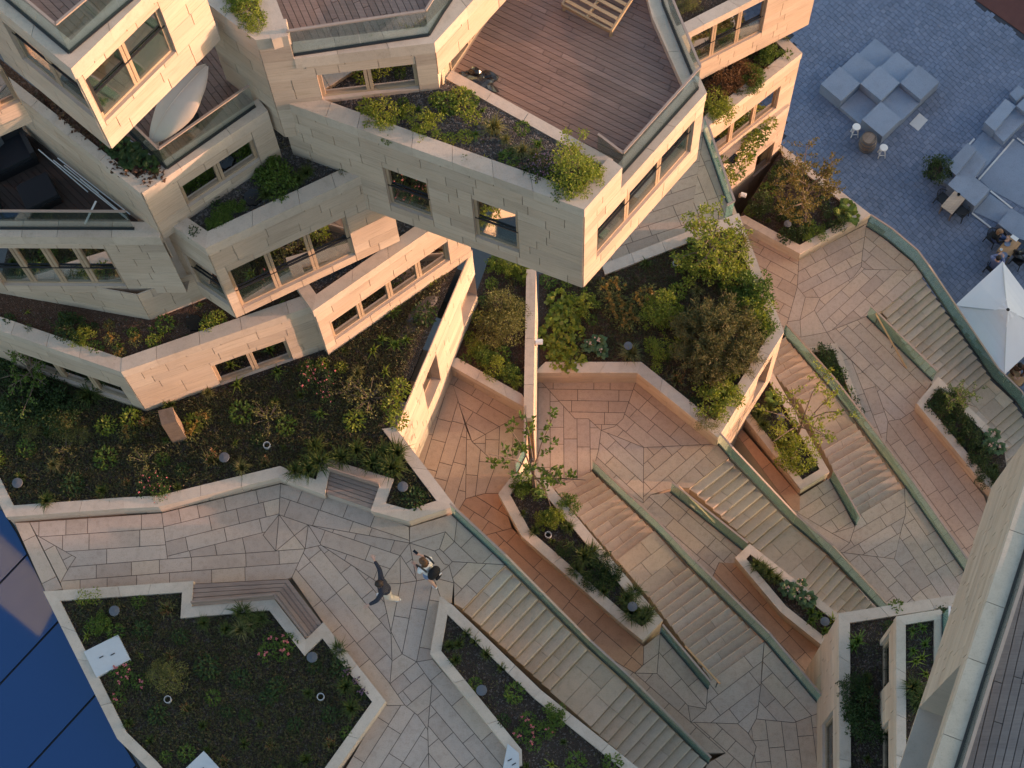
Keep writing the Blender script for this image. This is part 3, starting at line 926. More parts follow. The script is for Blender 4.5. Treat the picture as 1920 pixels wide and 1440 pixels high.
def window(root, pt, o, z0):
    u0, u1, v0, v1 = o['rect']
    d = o['depth']
    fr = MB()
    def bx(ua_, ub_, va, vb, d0, d1):
        fr.hexa([pt(ua_, va, -d1), pt(ub_, va, -d1), pt(ub_, va, -d0), pt(ua_, va, -d0), pt(ua_, vb, -d1), pt(ub_, vb, -d1), pt(ub_, vb, -d0), pt(ua_, vb, -d0)])
    j = 0.085
    e = 0.004
    bx(u0+e, u1-e, v0+e, v0+j, d-0.05, d+0.06); bx(u0+e, u1-e, v1-j, v1-e, d-0.05, d+0.06)
    bx(u0+e, u0+j, v0+j, v1-j, d-0.05, d+0.06); bx(u1-j, u1-e, v0+j, v1-j, d-0.05, d+0.06)
    n = o['n']
    for i in range(1, n):
        c = u0+(u1-u0)*i/n
        bx(c-0.085, c-0.008, v0+j, v1-j, d-0.05, d+0.06)
        bx(c+0.008, c+0.085, v0+j, v1-j, d-0.05, d+0.06)
    win = fr.build('window', M['frame'], root)
    for i in range(n):
        a = u0+(u1-u0)*i/n+(j if i == 0 else 0.085)
        b = u0+(u1-u0)*(i+1)/n-(j if i == n-1 else 0.085)
        g = MB()
        g.hexa([pt(a, v0+j, -d-0.02), pt(b, v0+j, -d-0.02), pt(b, v0+j, -d), pt(a, v0+j, -d), pt(a, v1-j, -d-0.02), pt(b, v1-j, -d-0.02), pt(b, v1-j, -d), pt(a, v1-j, -d)])
        g.build('pane', M['pane'], win)
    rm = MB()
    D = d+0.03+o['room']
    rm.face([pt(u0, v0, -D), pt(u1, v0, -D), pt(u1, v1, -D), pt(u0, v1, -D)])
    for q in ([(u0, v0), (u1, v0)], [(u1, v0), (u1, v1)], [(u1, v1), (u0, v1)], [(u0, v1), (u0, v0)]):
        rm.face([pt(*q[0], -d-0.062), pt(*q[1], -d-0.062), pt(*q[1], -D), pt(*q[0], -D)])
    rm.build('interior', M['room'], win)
    if o['style'] == 'curtain':
        spans = [(0.0, 0.62)] if o['n'] == 1 else [(0.0, 0.47), (0.5, 0.98)]
        for s0, s1 in spans:
            cu = MB()
            k = 22
            prev = None
            for i in range(k+1):
                u = u0+0.06+(u1-u0-0.12)*(s0+(s1-s0)*i/k)
                q = -d-0.055-0.022*math.sin(i*1.9)-UNI(0, 0.01)
                cur = (pt(u, v0+0.02, q), pt(u, v1-0.02, q))
                if prev: cu.face([prev[0], cur[0], cur[1], prev[1]])
                prev = cur
            cu.build('curtain', M['curtain'], win)
    elif o['style'] == 'side':
        cu = MB()
        prev = None
        for i in range(9):
            u = u0+0.1+(u1-u0)*0.16*i/8
            q = -d-0.12-0.05*math.sin(i*1.9)
            cur = (pt(u, v0+0.08, q), pt(u, v1-0.08, q))
            if prev: cu.face([prev[0], cur[0], cur[1], prev[1]])
            prev = cur
        cu.build('curtain', M['cream'], win)
    if o['rail']:
        r = MB()
        zr = min(v0+1.0, v1-0.2)
        r.bar(pt(u0, zr, -0.06), pt(u1, zr, -0.06), 0.045)
        r.build('window_rail', M['black'], win)
        g = MB()
        g.hexa([pt(u0+0.03, v0+0.05, -0.075), pt(u1-0.03, v0+0.05, -0.075), pt(u1-0.03, v0+0.05, -0.06), pt(u0+0.03, v0+0.05, -0.06),
                pt(u0+0.03, zr-0.03, -0.075), pt(u1-0.03, zr-0.03, -0.075), pt(u1-0.03, zr-0.03, -0.06), pt(u0+0.03, zr-0.03, -0.06)])
        g.build('guard_glass', M['glass'], win)
def coping(root, outer, w, z, side=1, closed=False, h=0.42, edges=None, joint=1.15, mat='coping', over=0.035, inner=None):
    """stones along a parapet top; outer is a plan polyline, the wall's inside lies on its left (side=1)"""
    inn = inner or offset(outer, w*side, closed)
    out = offset(outer, -over*side, closed)
    n = len(outer)
    for i in range(n if closed else n-1):
        if edges is not None and i not in edges: continue
        k = (i+1) % n
        a, b, c, d = out[i], out[k], inn[k], inn[i]
        L = dist(a, b)
        m = max(1, round(L/joint))
        cuts = [0]+[(q+UNI(-0.15, 0.15))/m for q in range(1, m)]+[1]
        for t0, t1 in zip(cuts, cuts[1:]):
            g = 0.005/L
            q = [lerp(a, b, t0+(g if t0 > 0 else 0)), lerp(a, b, t1-(g if t1 < 1 else 0)), lerp(d, c, t1-(g if t1 < 1 else 0)), lerp(d, c, t0+(g if t0 > 0 else 0))]
            mb = MB()
            mb.prism(q, z-h, z+UNI(-0.002, 0.002), bottom=True)
            mb.build('coping_stone', M[mat], root)
def flat(root, name, px, z, mat, kind=None):
    mb = MB()
    mb.face([(p[0], p[1], z) for p in ccw(GL(px, z))])
    return mb.build(name, M[mat], root, kind=kind)
BEDS = {}
def planter(key, label, px, z, zb, edges=None, w=0.3, soil='soil', drop=0.12, pan=True, mat='coping', ops={}, course=0.44, name='planter'):
    poly = GL(px, z)
    n = len(poly)
    if edges is None: edges = list(range(n))
    oo = dict(ops)
    if area(poly) < 0:
        poly = poly[::-1]
        edges = [(n-2-e) % n for e in edges]
        oo = {(n-2-e) % n: v for e, v in oo.items()}
    root = thing(name, label, 'planter', loc_of(poly, zb))
    pc = Pieces('stone_panel', M['clad'])
    for e in edges:
        a, b = poly[e], poly[(e+1) % n]
        L = dist(a, b)
        nn = ((b[1]-a[1])/L, -(b[0]-a[0])/L)
        vis = -(a[0]+b[0])/2*nn[0]-(a[1]+b[1])/2*nn[1] > 0
        make_wall(root, pc, a, b, zb, z-0.06, oo.get(e, ()), nn, pan=vis and pan, course=course)
    coping(root, poly, w, z, 1, True, h=0.3, edges=edges, mat=mat)
    pc.finish(root)
    s = offset(poly, 0.12, True)
    mb = MB()
    mb.face([(p[0], p[1], z-drop) for p in s])
    mb.build('soil', M[soil], root)
    BEDS[key] = (offset(poly, w+0.05, True), z-drop)
    return root

# ------------------------------------------------------------------ planted beds of the terraces
gpx = [(-40, 860), (13, 967), (232, 951), (297, 948), (523, 893), (607, 925), (616, 880), (714, 910), (698, 956), (767, 975), (850, 948), (738, 801), (880, 465), (850, 380), (-40, 480)]
planter('G1', 'large dark garden bed with a timber bench notch along the upper walkway', gpx, Z1+0.5, Z1-0.3, edges=[0, 1, 2, 3, 4, 5, 6, 7, 8, 9, 10], w=0.28, drop=0.1)
planter('G2', 'dark bed with corner bench notch and pale steel hatches, lower left', [(85, 1111), (360, 1092), (357, 1140), (513, 1126), (573, 1203), (606, 1170), (720, 1315), (620, 1455), (560, 1520), (330, 1500), (280, 1440), (222, 1384)], Z1+0.45, Z1-0.8, edges=[0, 1, 2, 3, 4, 5, 6, 7, 8, 9, 10, 11], w=0.25)
planter('G3', 'dark gravelly bed beside the staircase nearest the walkers', [(827, 1122), (848, 1137), (1013, 1296), (1193, 1440), (1260, 1510), (1000, 1510), (962, 1440), (961, 1412), (809, 1225)], Z1+0.4, Z1-4.0, edges=[0, 1, 2, 3, 6, 7, 8], w=0.24)
planter('G4', 'long narrow bed with a thin branched tree between two staircases', [(962, 893), (1003, 880), (1040, 923), (1240, 1163), (1205, 1198), (1170, 1170), (980, 1004), (937, 926)], Z2+0.5, Z3-0.3, w=0.26)
planter('G5', 'small bed with large bluish leaves beside the staircase', [(1381, 1046), (1406, 1022), (1590, 1168), (1545, 1210), (1465, 1146)], Z3+0.6, Z4-0.2, edges=[0, 1, 2, 3, 4], w=0.22)
planter('G6', 'bed with a leafy young tree between glass rail and shaded staircase', [(1445, 695), (1553, 884), (1502, 915), (1392, 775), (1420, 700)], Z4+0.6, Z5-0.2, edges=[0, 1, 2], w=0.22)
planter('G7', 'thin triangular green bed set in the paving beside the glass rail', [(1500, 655), (1568, 645), (1622, 786), (1610, 790)], Z5+0.35, Z5-1.0, edges=[0, 1], w=0.18)
planter('P7', 'bed with a golden leaved tree at the edge of the grey plaza', [(1463, 272), (1630, 402), (1500, 474), (1378, 408)], Z5+0.7, 0.0, edges=[0, 1, 2], w=0.28)
planter('P8', 'dark bed of dense shrubs near the parasol staircase', [(1721, 756), (1760, 709), (1890, 838), (1905, 960), (1830, 888)], Z5+0.7, 0.0, edges=[0, 1, 3, 4], w=0.25)
planter('T3G', 'large irregular roof garden below the cantilever, rich in warm coloured plants', [(1003, 697), (1195, 697), (1346, 818), (1468, 622), (1384, 402), (1295, 434), (1130, 497), (1003, 505)], Z3+0.95, Z5-0.2, edges=[0, 1, 2, 3, 4, 5], w=0.34, soil='mulch',
        ops={2: [op([(1417, 705), (1437, 690), (1437, 715), (1417, 737)], 1, depth=0.4)]})
planter('T2G', 'narrow garden bed of olive brush between sunlit wall and dividing wall', [(836, 678), (996, 768), (996, 500), (913, 470)], Z2+0.85, Z2-4.0, edges=[0], w=0.28, soil='mulch')

# dividing wall between two garden beds
dv = thing('garden_wall', 'straight pale wall dividing the two garden beds under the cantilever', 'wall', (*G((998, 700), Z3), Z3))
pc = Pieces('stone_panel', M['clad'])
dA, dB = GL([(1003, 505), (998, 784)], Z2+1.0)
make_wall(dv, pc, dA, dB, Z3-0.2, Z2+0.94)
coping(dv, [dB, dA], 0.26, Z2+1.0, 1, h=0.3, over=0.03)
pc.finish(dv)
balustrade('low glass rail at the end of the dividing wall', [(987, 782, Z2), (984, 855, Z2), (968, 888, Z2)])
# sunlit wall with a door under the upper garden
sw = thing('garden_wall', 'bright sunlit retaining wall with a doorway below the large dark bed', 'wall', (*G((840, 695), Z2), Z2))
pc = Pieces('stone_panel', M['clad'])
wA, wB = GL([(738, 801), (880, 465)], Z1+0.5)
wo = outward(wA, wB)
wA2, wB2 = (wA[0]+wo[0]*.05, wA[1]+wo[1]*.05), (wB[0]+wo[0]*.05, wB[1]+wo[1]*.05)
make_wall(sw, pc, wA2, wB2, Z2-0.1, Z1+0.44, [op([(793, 722), (814, 662), (826, 712), (799, 768)], 1, depth=0.3), op([(862, 580), (885, 520), (895, 540), (870, 615)], 2, depth=0.3)])
pc.finish(sw)
e1, e2 = G((880, 465), Z1+0.5), G((917, 475), Z1+0.5)

# ------------------------------------------------------------------ buildings
def quadwall(root, a, b, z0, z1):
    mb = MB(); mb.face([(*a, z0), (*b, z0), (*b, z1), (*a, z1)])
    mb.build('wall', M['clad'], root)
def soffit(root, pts, z):
    mb = MB(); mb.face([(p[0], p[1], z) for p in ccw(pts)])
    mb.build('soffit', M['clad'], root)
def deck(root, px, z, d, mat='deck', w=0.146, name='deck'):
    poly = GL(px, z)
    mb = MB(); mb.face([(p[0], p[1], z-0.05) for p in ccw(poly)])
    dk = mb.build(name, M['grout'], root)
    pc = Pieces('plank', M[mat])
    for q in tiles(poly, G(d[0], z), G(d[1], z), w, 2.2, 4.5):
        q = inset(q, 0.0065)
        if len(q) < 3: continue
        mb = MB(); mb.prism(q, z-0.03, z+UNI(-0.001, 0.002))
        pc.add(mb, [(p[0], p[1], z) for p in q], dk)
    pc.finish(dk)
    return dk
def bedpoly(root, key, px, z, mat, name='soil'):
    flat(root, name, px, z, mat)
    BEDS[key] = (inset(GL(px, z), 0.08), z)

# --- west building: stacked blocks on the left
WB = thing('building', 'pale stone building of stacked terraced blocks on the left with dark windows and planted ledges', 'building', (*G((250, 600), 21.5), 21.5))
pc = Pieces('stone_panel', M['clad'])
# lowest block with its roof bed
z0, z1 = 21.3, 25.1
a, b, c = GL([(-60, 597), (227, 695), (606, 564)], z1)
z0 = 21.87
make_wall(WB, pc, a, b, z0, z1-.05, [op([(33, 655), (230, 728), (245, 752), (57, 693)], 3)])
make_wall(WB, pc, b, c, z0, z1-.05, [op([(395, 683), (537, 638), (550, 677), (413, 723)], 2)])
coping(WB, [a, b, c], 0.33, z1, 1)
bedpoly(WB, 'L4', [(-60, 592), (227, 690), (606, 560), (640, 470), (420, 420), (-60, 430)], z1-0.13, 'mulch')
# block with four warm sunlit windows
z1 = 25.3
a, b = GL([(587, 580), (872, 383)], z1)
make_wall(WB, pc, a, b, z0, z1-.05, [op([(616, 598), (834, 461), (847, 482), (627, 638)], 4)])
a2 = G((545, 520), z1)
quadwall(WB, a2, a, z0, z1-.05)
coping(WB, [a2, a, b], 0.3, z1, 1)
bedpoly(WB, 'L5', [(552, 522), (592, 572), (860, 385), (800, 300), (600, 400)], z1-0.13, 'gravel')
# recessed glazed strip under the left block
a, b, c = GL([(-40, 540), (282, 597), (400, 552)], 25.0)
make_wall(WB, pc, a, b, 24.9, 26.7, [])
make_wall(WB, pc, b, c, 24.9, 26.7, [])
# left block
z0, z1 = 26.4, 29.9
a, b = GL([(-60, 441), (300, 443)], z1)
make_wall(WB, pc, a, b, z0, z1-.05, [op([(-28, 462), (198, 465), (238, 536), (-20, 532)], 4, rail=True)])
coping(WB, [a, b], 0.38, z1, 1)
soffit(WB, GL([(-60, 441), (300, 443), (330, 300), (-60, 250)], z1), z0)
deck(WB, [(-60, 428), (258, 428), (258, 360), (60, 180), (-60, 170)], z1-0.45, ((0, 300), (60, 360)), mat='shadedeck')
balustrade('', [(-60, 428, z1), (252, 429, z1)], parent=WB, h=1.0)
# middle block with roof bed
z0, z1 = 25.35, 29.9
a, b, c = GL([(322, 422), (385, 463), (720, 307)], z1)
d = G((300, 405), z1)
make_wall(WB, pc, d, b, z0, z1-.05, [op([(343, 478), (419, 517), (447, 578), (377, 540)], 1, rail=True, room=0.1)])
make_wall(WB, pc, b, c, z0, z1-.05, [op([(424, 515), (643, 400), (668, 475), (458, 575)], 3, rail=True, style='side')])
coping(WB, [d, b, c], 0.35, z1, 1)
soffit(WB, [d, b, c, G((560, 230), z1)], z0)
bedpoly(WB, 'L3', [(325, 424), (385, 458), (700, 310), (580, 240), (480, 230), (300, 380)], z1-0.13, 'gravel')
# upper middle block with covered parasol terrace
z1 = 32.2
a, b, c = GL([(-60, 104), (265, 360), (500, 205)], z1)
make_wall(WB, pc, a, b, 28.4, z1-.05, [])
make_wall(WB, pc, b, c, 29.6, z1-.05, [op([(340, 355), (472, 253), (484, 291), (354, 395)], 2)])
coping(WB, [a, b], 0.2, z1, 1)
coping(WB, [b, c], 0.36, z1, 1)
bedpoly(WB, 'L2', [(-60, 104), (265, 355), (325, 318), (60, 160), (-60, 60)], z1-0.1, 'mulch')
deck(WB, [(300, 300), (315, 318), (485, 200), (440, 110), (300, 30), (60, 60), (20, 100)], z1-0.4, ((330, 250), (360, 290)))
balustrade('', [(235, 240, z1), (313, 316, z1), (479, 199, z1)], parent=WB, h=1.0)
# top block
z0, z1 = 35.0, 38.55
b = G((133, 125), z1); a = G((-80, -50), z1); c = G((412, 74), z0)
make_wall(WB, pc, a, b, z0, z1-.05, [op([(13, 43), (148, 155), (193, 225), (43, 115)], 2, rail=True, room=0.1)])
make_wall(WB, pc, b, c, z0, z1-.05, [op([(153, 156), (293, 13), (332, 93), (200, 222)], 2, style='curtain', rail=True)])
coping(WB, [a, b, c], 0.42, z1, 1)
soffit(WB, [a, b, c, (c[0]-1, c[1]+6), (a[0], a[1]+7)], z0)
deck(WB, [(-60, -60), (20, 0), (130, 97), (260, -5), (320, -70)], z1-0.4, ((60, 0), (85, 25)))
balustrade('', [(-40, -45, z1), (130, 99, z1), (320, -62, z1)], parent=WB, h=1.1)
# far left return
a, b = GL([(-80, 290), (60, 227)], 32.2)
make_wall(WB, pc, a, b, 32.2, 35.6, [op([(-25, 120), (22, 145), (35, 188), (-20, 215)], 1)])
pc.finish(WB)

# --- cantilever building
CB = thing('building', 'large cantilevered pale stone block with timber roof deck and planted edge', 'building', (*G((850, 480), 28), 28))
pc = Pieces('stone_panel', M['clad'])
z0, z1, zl = 28.0, 32.6, 31.5
f0, f1, r1 = G((520, 184), z1), G((1095, 390), z1), G((1322, 173), zl)
make_wall(CB, pc, f0, f1, z0, z1-.05, [op([(718, 312), (803, 342), (813, 413), (732, 380)], 1, rail=True, style='side'), op([(885, 372), (972, 400), (973, 472), (893, 442)], 1, rail=True, style='side')])
us_, _ = on_wall(f1, r1, (1163, 342))
st = lerp(f1, r1, us_/dist(f1, r1))
make_wall(CB, pc, f1, r1, z0, zl-.05, [op([(1118, 422), (1298, 233), (1294, 284), (1118, 478)], 3, rail=True)])
make_wall(CB, pc, f1, st, zl-.05, z1-.05, [])
coping(CB, [f0, f1, st], 0.36, z1, 1)
r2 = G((1255, 25), zl); r3 = G((1232, -60), zl)
coping(CB, [st, r1, r2, r3], 0.42, zl, 1)
quadwall(CB, r1, r2, z0, zl-.05); quadwall(CB, r2, r3, z0, zl-.05)
soffit(CB, [f0, f1, r1, r2, r3, G((600, -60), z1)], z0)
bedpoly(CB, 'C1', [(596, 196), (1088, 372), (1148, 322), (838, 152), (825, 163)], z1-0.14, 'gravel')
kb = MB()
k = GL([(836, 150), (846, 137), (1152, 300), (1138, 318)], z1-0.2)
coping(CB, [k[0], k[3]], 0.26, z1-0.12, 1, h=0.5, over=0.0)
deck(CB, [(843, 142), (1150, 305), (1168, 326), (1308, 160), (1246, 0), (1235, -70), (900, -70), (935, 0)], zl-0.25, ((960, 43), (1260, 187)))
balustrade('', [(1120, 290, zl), (1166, 325, zl), (1308, 166, zl), (1244, 10, zl), (1230, -50, zl)], parent=CB, h=1.05)
# the block above it
zh, zl2, zd0 = 35.6, 34.6, 33.15
a2, c2 = G((480, 72), zh), G((813, 78), zl2)
u1, _ = on_wall(a2, c2, (540, 67))
sp = lerp(a2, c2, u1/dist(a2, c2))
b2, d2 = G((372, -10), zh), G((985, -110), zl2)
make_wall(CB, pc, a2, c2, 31.0, zl2-.05, [op([(595, 142), (778, 115), (787, 162), (605, 187)], 2)])
make_wall(CB, pc, a2, sp, zl2-.05, zh-.05, [])
make_wall(CB, pc, b2, a2, 31.0, zh-.05, [])
make_wall(CB, pc, c2, d2, zd0, zl2-.05, [])
g0, g1 = G((836, 154), zl-0.25), G((985, -68), zl-0.25)
make_wall(CB, pc, g0, g1, zl-0.25, zd0, [op([(840, 77), (925, -52), (981, -62), (843, 143)], 3, depth=0.06)], pan=False, mat='clad')
quadwall(CB, c2, g0, zl-0.25, zd0)
soffit(CB, [c2, d2, g1, g0], zd0)
coping(CB, [b2, a2, sp], 0.4, zh, 1)
coping(CB, [sp, c2, d2], 0.4, zl2, 1)
sp2 = G((500, -40), zh)
coping(CB, [sp, sp2], 0.36, zh, 1)
soffit(CB, [b2, a2, c2, (a2[0]+4, a2[1]+6)], 31.0)
bedpoly(CB, 'C2', [(395, -20), (482, 62), (522, 58), (490, -10), (480, -50), (390, -50)], zh-0.12, 'gravel')
deck(CB, [(535, 108), (808, 72), (880, -40), (880, -90), (495, -90), (520, 20)], zl2-0.3, ((560, 0), (600, 90)))
balustrade('', [(549, 104, zl2), (804, 66, zl2), (830, 24, zl2), (880, -50, zl2)], parent=CB, h=1.05)
pc.finish(CB)

# --- east building
EB = thing('building', 'sunlit stone building on the right with stacked planted balconies above the plaza', 'building', (*G((1400, 300), 0), 0))
pc = Pieces('stone_panel', M['clad'])
z1 = 12.0
a, b = GL([(1290, 264), (1502, 99)], z1)
e = G((1420, 20), z1)
make_wall(EB, pc, a, b, 0, z1-.05, [op([(1325, 263), (1460, 167), (1454, 210), (1337, 285)], 3)])
quadwall(EB, b, e, 0, z1-.05)
coping(EB, [a, b, e], 0.36, z1, 1)
bedpoly(EB, 'R1b', [(1295, 255), (1498, 97), (1440, 30), (1290, 120)], z1-0.13, 'mulch')
z1 = 8.5
a, b = GL([(1225, 415), (1480, 196)], z1)
make_wall(EB, pc, a, b, 0, z1-.05, [op([(1416, 300), (1450, 262), (1447, 296), (1412, 335)], 1)])
coping(EB, [a, b], 0.36, z1, 1)
bedpoly(EB, 'R1c', [(1300, 345), (1475, 198), (1440, 170), (1310, 270)], z1-0.14, 'mulch')
z0, z1 = 12.3, 16.2
a, b = GL([(1255, 178), (1515, 45)], z0)
make_wall(EB, pc, a, b, z0, z1-.05, [op([(1286, 66), (1433, -5), (1433, 63), (1298, 120)], 3, rail=True)])
e = (b[0]-2.5, b[1]+3.5)
quadwall(EB, b, e, z0, z1-.05)
soffit(EB, [a, b, e, (a[0]-2, a[1]+5)], z0)
coping(EB, [a, b, e], 0.36, z1, 1)
mb = MB(); mb.face([(*p, z1-0.12) for p in ccw([a, b, e, (a[0]-2, a[1]+4)])])
mb.build('soil', M['mulch'], EB)
BEDS['R1a'] = (inset(ccw([a, b, e, (a[0]-2, a[1]+4)]), 0.45), z1-0.12)
pc.finish(EB)
balustrade('glass balustrade at the edge of the small paved terrace under the cantilever', [(1318, 248, Z3), (1372, 404, Z3), (1358, 412, Z3)], h=1.15, railw=0.07)

# --- low annex at the lower right
AN = thing('building', 'low shaded stone annex with two planted roofs at the lower right', 'building', (*G((1600, 1300), Z2), Z2))
pc = Pieces('stone_panel', M['clad'])
z1 = 22.0
a, b, c = GL([(1577, 1520), (1575, 1152), (1830, 1112)], z1)
make_wall(AN, pc, a, b, 12.5, z1-.05, [op([(1564, 1490), (1564, 1332), (1543, 1359), (1545, 1510)], 1)])
make_wall(AN, pc, b, c, 8.0, z1-.05, [], pan=False, mat='clad')
coping(AN, [c, b, a], 0.26, z1, 1)
bedpoly(AN, 'A1', [(1580, 1520), (1580, 1157), (1830, 1118), (1850, 1300), (1800, 1520)], z1-0.13, 'soil')
z1 = 24.6
a, b, c = GL([(1684, 1520), (1683, 1158), (1764, 1145)], z1)
make_wall(AN, pc, a, b, 21.8, z1-.05, [op([(1670, 1275), (1668, 1195), (1647, 1211), (1651, 1302)], 1), op([(1668, 1510), (1668, 1353), (1651, 1370), (1652, 1530)], 1)])
make_wall(AN, pc, b, c, 21.8, z1-.05, [], pan=False, mat='clad')
coping(AN, [c, b, a], 0.2, z1, 1)
dd = G((1764, 1250), z1)
coping(AN, [dd, c], 0.16, z1, 1)
quadwall(AN, c, dd, 21.8, z1)
bedpoly(AN, 'A2', [(1686, 1520), (1686, 1162), (1762, 1150), (1764, 1300), (1740, 1520)], z1-0.13, 'soil')
pc.finish(AN)
balustrade('short steel framed glass rail at the corner of the annex roof', [(1768, 1152, 24.6), (1768, 1245, 24.6)], h=0.9, railmat='plate')

# --- near tower terrace in the lower right corner
NT = thing('building', 'near tower balcony with pale blue coping and grey deck in the lower right corner', 'building', (*G((1800, 1300), 40), 36))
pc = Pieces('stone_panel', M['clad'])
z1 = 40.0
a, b = GL([(1735, 1492), (1972, 762)], z1)
zb_ = sum(on_wall(a, b, p)[1] for p in ((1700, 1393), (1800, 1110), (1840, 985)))/3
make_wall(NT, pc, a, b, zb_, z1-.05, [op([(1728, 1478), (1804, 1250), (1735, 1318), (1672, 1478)], 1, depth=0.55)], course=0.3)
wd = dist(G((1843, 1273), z1), lerp(a, b, 0.45))
L = dist(a, b); nn = (-(b[1]-a[1])/L, (b[0]-a[0])/L); q = G((1843, 1273), z1)
wd = abs((q[0]-a[0])*nn[0]+(q[1]-a[1])*nn[1])
coping(NT, [b, a], wd, z1, 1, joint=1.3, h=0.3)
gp = [(1798, 1420), (1843, 1273), (1910, 1075), (1990, 820)]
balustrade('', [(1785, 1465, z1), (1845, 1273, z1), (1990, 824, z1)], parent=NT, h=0.85)
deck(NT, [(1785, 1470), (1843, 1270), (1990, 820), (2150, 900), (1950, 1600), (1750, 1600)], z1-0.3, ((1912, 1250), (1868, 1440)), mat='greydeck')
mb = MB(); mb.face([(*a, zb_), (*b, zb_), (b[0]+6, b[1]-2, zb_), (a[0]+6, a[1]-2, zb_)])
mb.build('soffit', M['clad'], NT)
pc.finish(NT)

# --- added unseen blocks past the right edge, shaped to cast the evening shade
def plain_block(label, poly, h, floors):
    root = thing('building', label, 'building', loc_of(poly, 0))
    mb = MB(); mb.prism(poly, 0, h)
    mb.build('wall', M['clad'], root)
    n = len(poly)
    poly = ccw(poly)
    for i in range(n):
        p, q = poly[i], poly[(i+1) % n]
        L = dist(p, q); t = ((q[0]-p[0])/L, (q[1]-p[1])/L); o = (t[1], -t[0])
        wm = MB()
        k = int(L//3)
        for f in range(floors):
            for j in range(k):
                u = (j+0.5)*L/k
                cc = (p[0]+t[0]*u+o[0]*0.02, p[1]+t[1]*u+o[1]*0.02, (f+0.55)*h/floors)
                wm.box(cc, (1.6, 0.06, h/floors*0.55), math.atan2(t[1], t[0]))
        if wm.v: wm.build('window', M['black'], root)
plain_block('added unseen high block casting shade, outside the right edge', [(45, 9.4), (62, 9.4), (62, -30), (45, -30)], 46, 13)
plain_block('added unseen mid height block casting shade, outside the right edge', [(45, 15.6), (62, 15.6), (62, 9.5), (45, 9.5)], 29, 8)
plain_block('added unseen narrow block casting shade, outside the right edge', [(60, 18.7), (80, 18.7), (80, 15.8), (60, 15.8)], 19.2, 5)
plain_block('added unseen long low block casting shade, outside the right edge', [(60, 60), (80, 60), (80, 18.8), (60, 18.8)], 10.5, 3)

plain_block('tall stone tower beyond the glass roof, outside the left edge', GL([(74, 1194), (20, 1147), (40, 1040), (112, 1120)], 41.7-60.0), 60, 17)
# --- reflecting blue glass roof at the lower left
GR = thing('glass_roof', 'dark blue mirror glass roof at the lower left corner', 'glass roof', (*G((60, 1250), 20.8), 20.5))
poly = GL([(-200, 930), (5, 955), (33, 1000), (90, 1116), (228, 1388), (340, 1570), (-200, 1570)], 20.85)
mb = MB(); mb.prism(poly, 20.4, 20.80)
mb.build('roof_base', M['black'], GR)
for q in tiles(poly, G((0, 1345), 20.85), G((130, 1205), 20.85), 2.1, 50, 60):
    q = inset(q, 0.03)
    if len(q) < 3: continue
    mb = MB(); mb.prism(q, 20.78, 20.85)
    mb.build('glass_panel', M['roofglass'], GR)

# ------------------------------------------------------------------ benches, hatches, lamps and other fittings of the terraces
def slat_run(root, o0, o1, i0, i1, z, n, th=0.045, mat='slat', name='slat'):
    """n slats between the line o0-o1 and the line i0-i1 (plan points)"""
    for k in range(n):
        g = 0.06
        t0, t1 = (k+g)/n, (k+1-g)/n
        q = [lerp(o0, i0, t0), lerp(o1, i1, t0), lerp(o1, i1, t1), lerp(o0, i0, t1)]
        mb = MB(); mb.prism(q, z-th, z, bottom=True)
        mb.build(name, M[mat], root)
bz = Z1+0.42
b1 = thing('bench', 'small timber slat bench set into the edge of the large dark garden bed', 'bench', (*G((660, 920), Z1), Z1))
q = GL([(612, 925), (619, 882), (713, 912), (697, 954)], bz)
slat_run(b1, q[0], q[3], lerp(q[0], q[1], .93), lerp(q[3], q[2], .93), bz, 5)
mb = MB(); mb.prism(q, Z1-0.1, bz-0.06); mb.build('base', M['reveal'], b1)
o = sub(q[1], q[0]); o = (o[0]*0.06, o[1]*0.06)
for k in range(3):
    mb = MB()
    mb.bar((q[1][0]-o[0], q[1][1]-o[1], bz+0.1+k*0.13), (q[2][0]-o[0], q[2][1]-o[1], bz+0.1+k*0.13), 0.03, 0.11)
    mb.build('back_slat', M['slat'], b1)
b2 = thing('bench', 'corner timber slat bench around the inner notch of the lower left bed', 'bench', (*G((540, 1110), Z1), Z1))
A = GL([(362, 1095), (540, 1086), (603, 1169)], bz)
I = GL([(361, 1136), (515, 1122), (575, 1199)], bz)
for j in range(2):
    slat_run(b2, A[j], A[j+1], lerp(A[j], I[j], .84), lerp(A[j+1], I[j+1], .84), bz, 4)
    mb = MB(); mb.prism([A[j], A[j+1], I[j+1], I[j]], Z1-0.3, bz-0.06); mb.build('base', M['reveal'], b2)
    for k in range(2):
        mb = MB()
        p, r = lerp(A[j], I[j], .93), lerp(A[j+1], I[j+1], .93)
        mb.bar((*p, bz+0.12+k*0.13), (*r, bz+0.12+k*0.13), 0.05, 0.11)
        mb.build('back_slat', M['slat'], b2)
def hatch(px, z, label, marks=True):
    q = GL(px, z)
    root = thing('access_hatch', label, 'hatch', loc_of(q, z-0.1))
    mb = MB(); mb.prism(q, z-0.25, z); mb.build('lid', M['plate'], root)
    s = inset(q, -0.02)
    for k in ((0.35, 0.45), (0.65, 0.55)):
        c = lerp(lerp(q[0], q[1], k[0]), lerp(q[3], q[2], k[0]), k[1])
        mb = MB(); mb.box((c[0], c[1], z+0.008), (0.12, 0.025, 0.012), 0.5); mb.build('handle', M['black'], root)
hatch([(157, 1222), (221, 1190), (244, 1236), (181, 1270)], Z1+0.5, 'pale steel hatch lid by the left edge of the lower left bed')
hatch([(382, 1408), (425, 1455), (385, 1490), (340, 1448)], Z1+0.5, 'pale steel hatch lid at the bottom of the lower left bed')
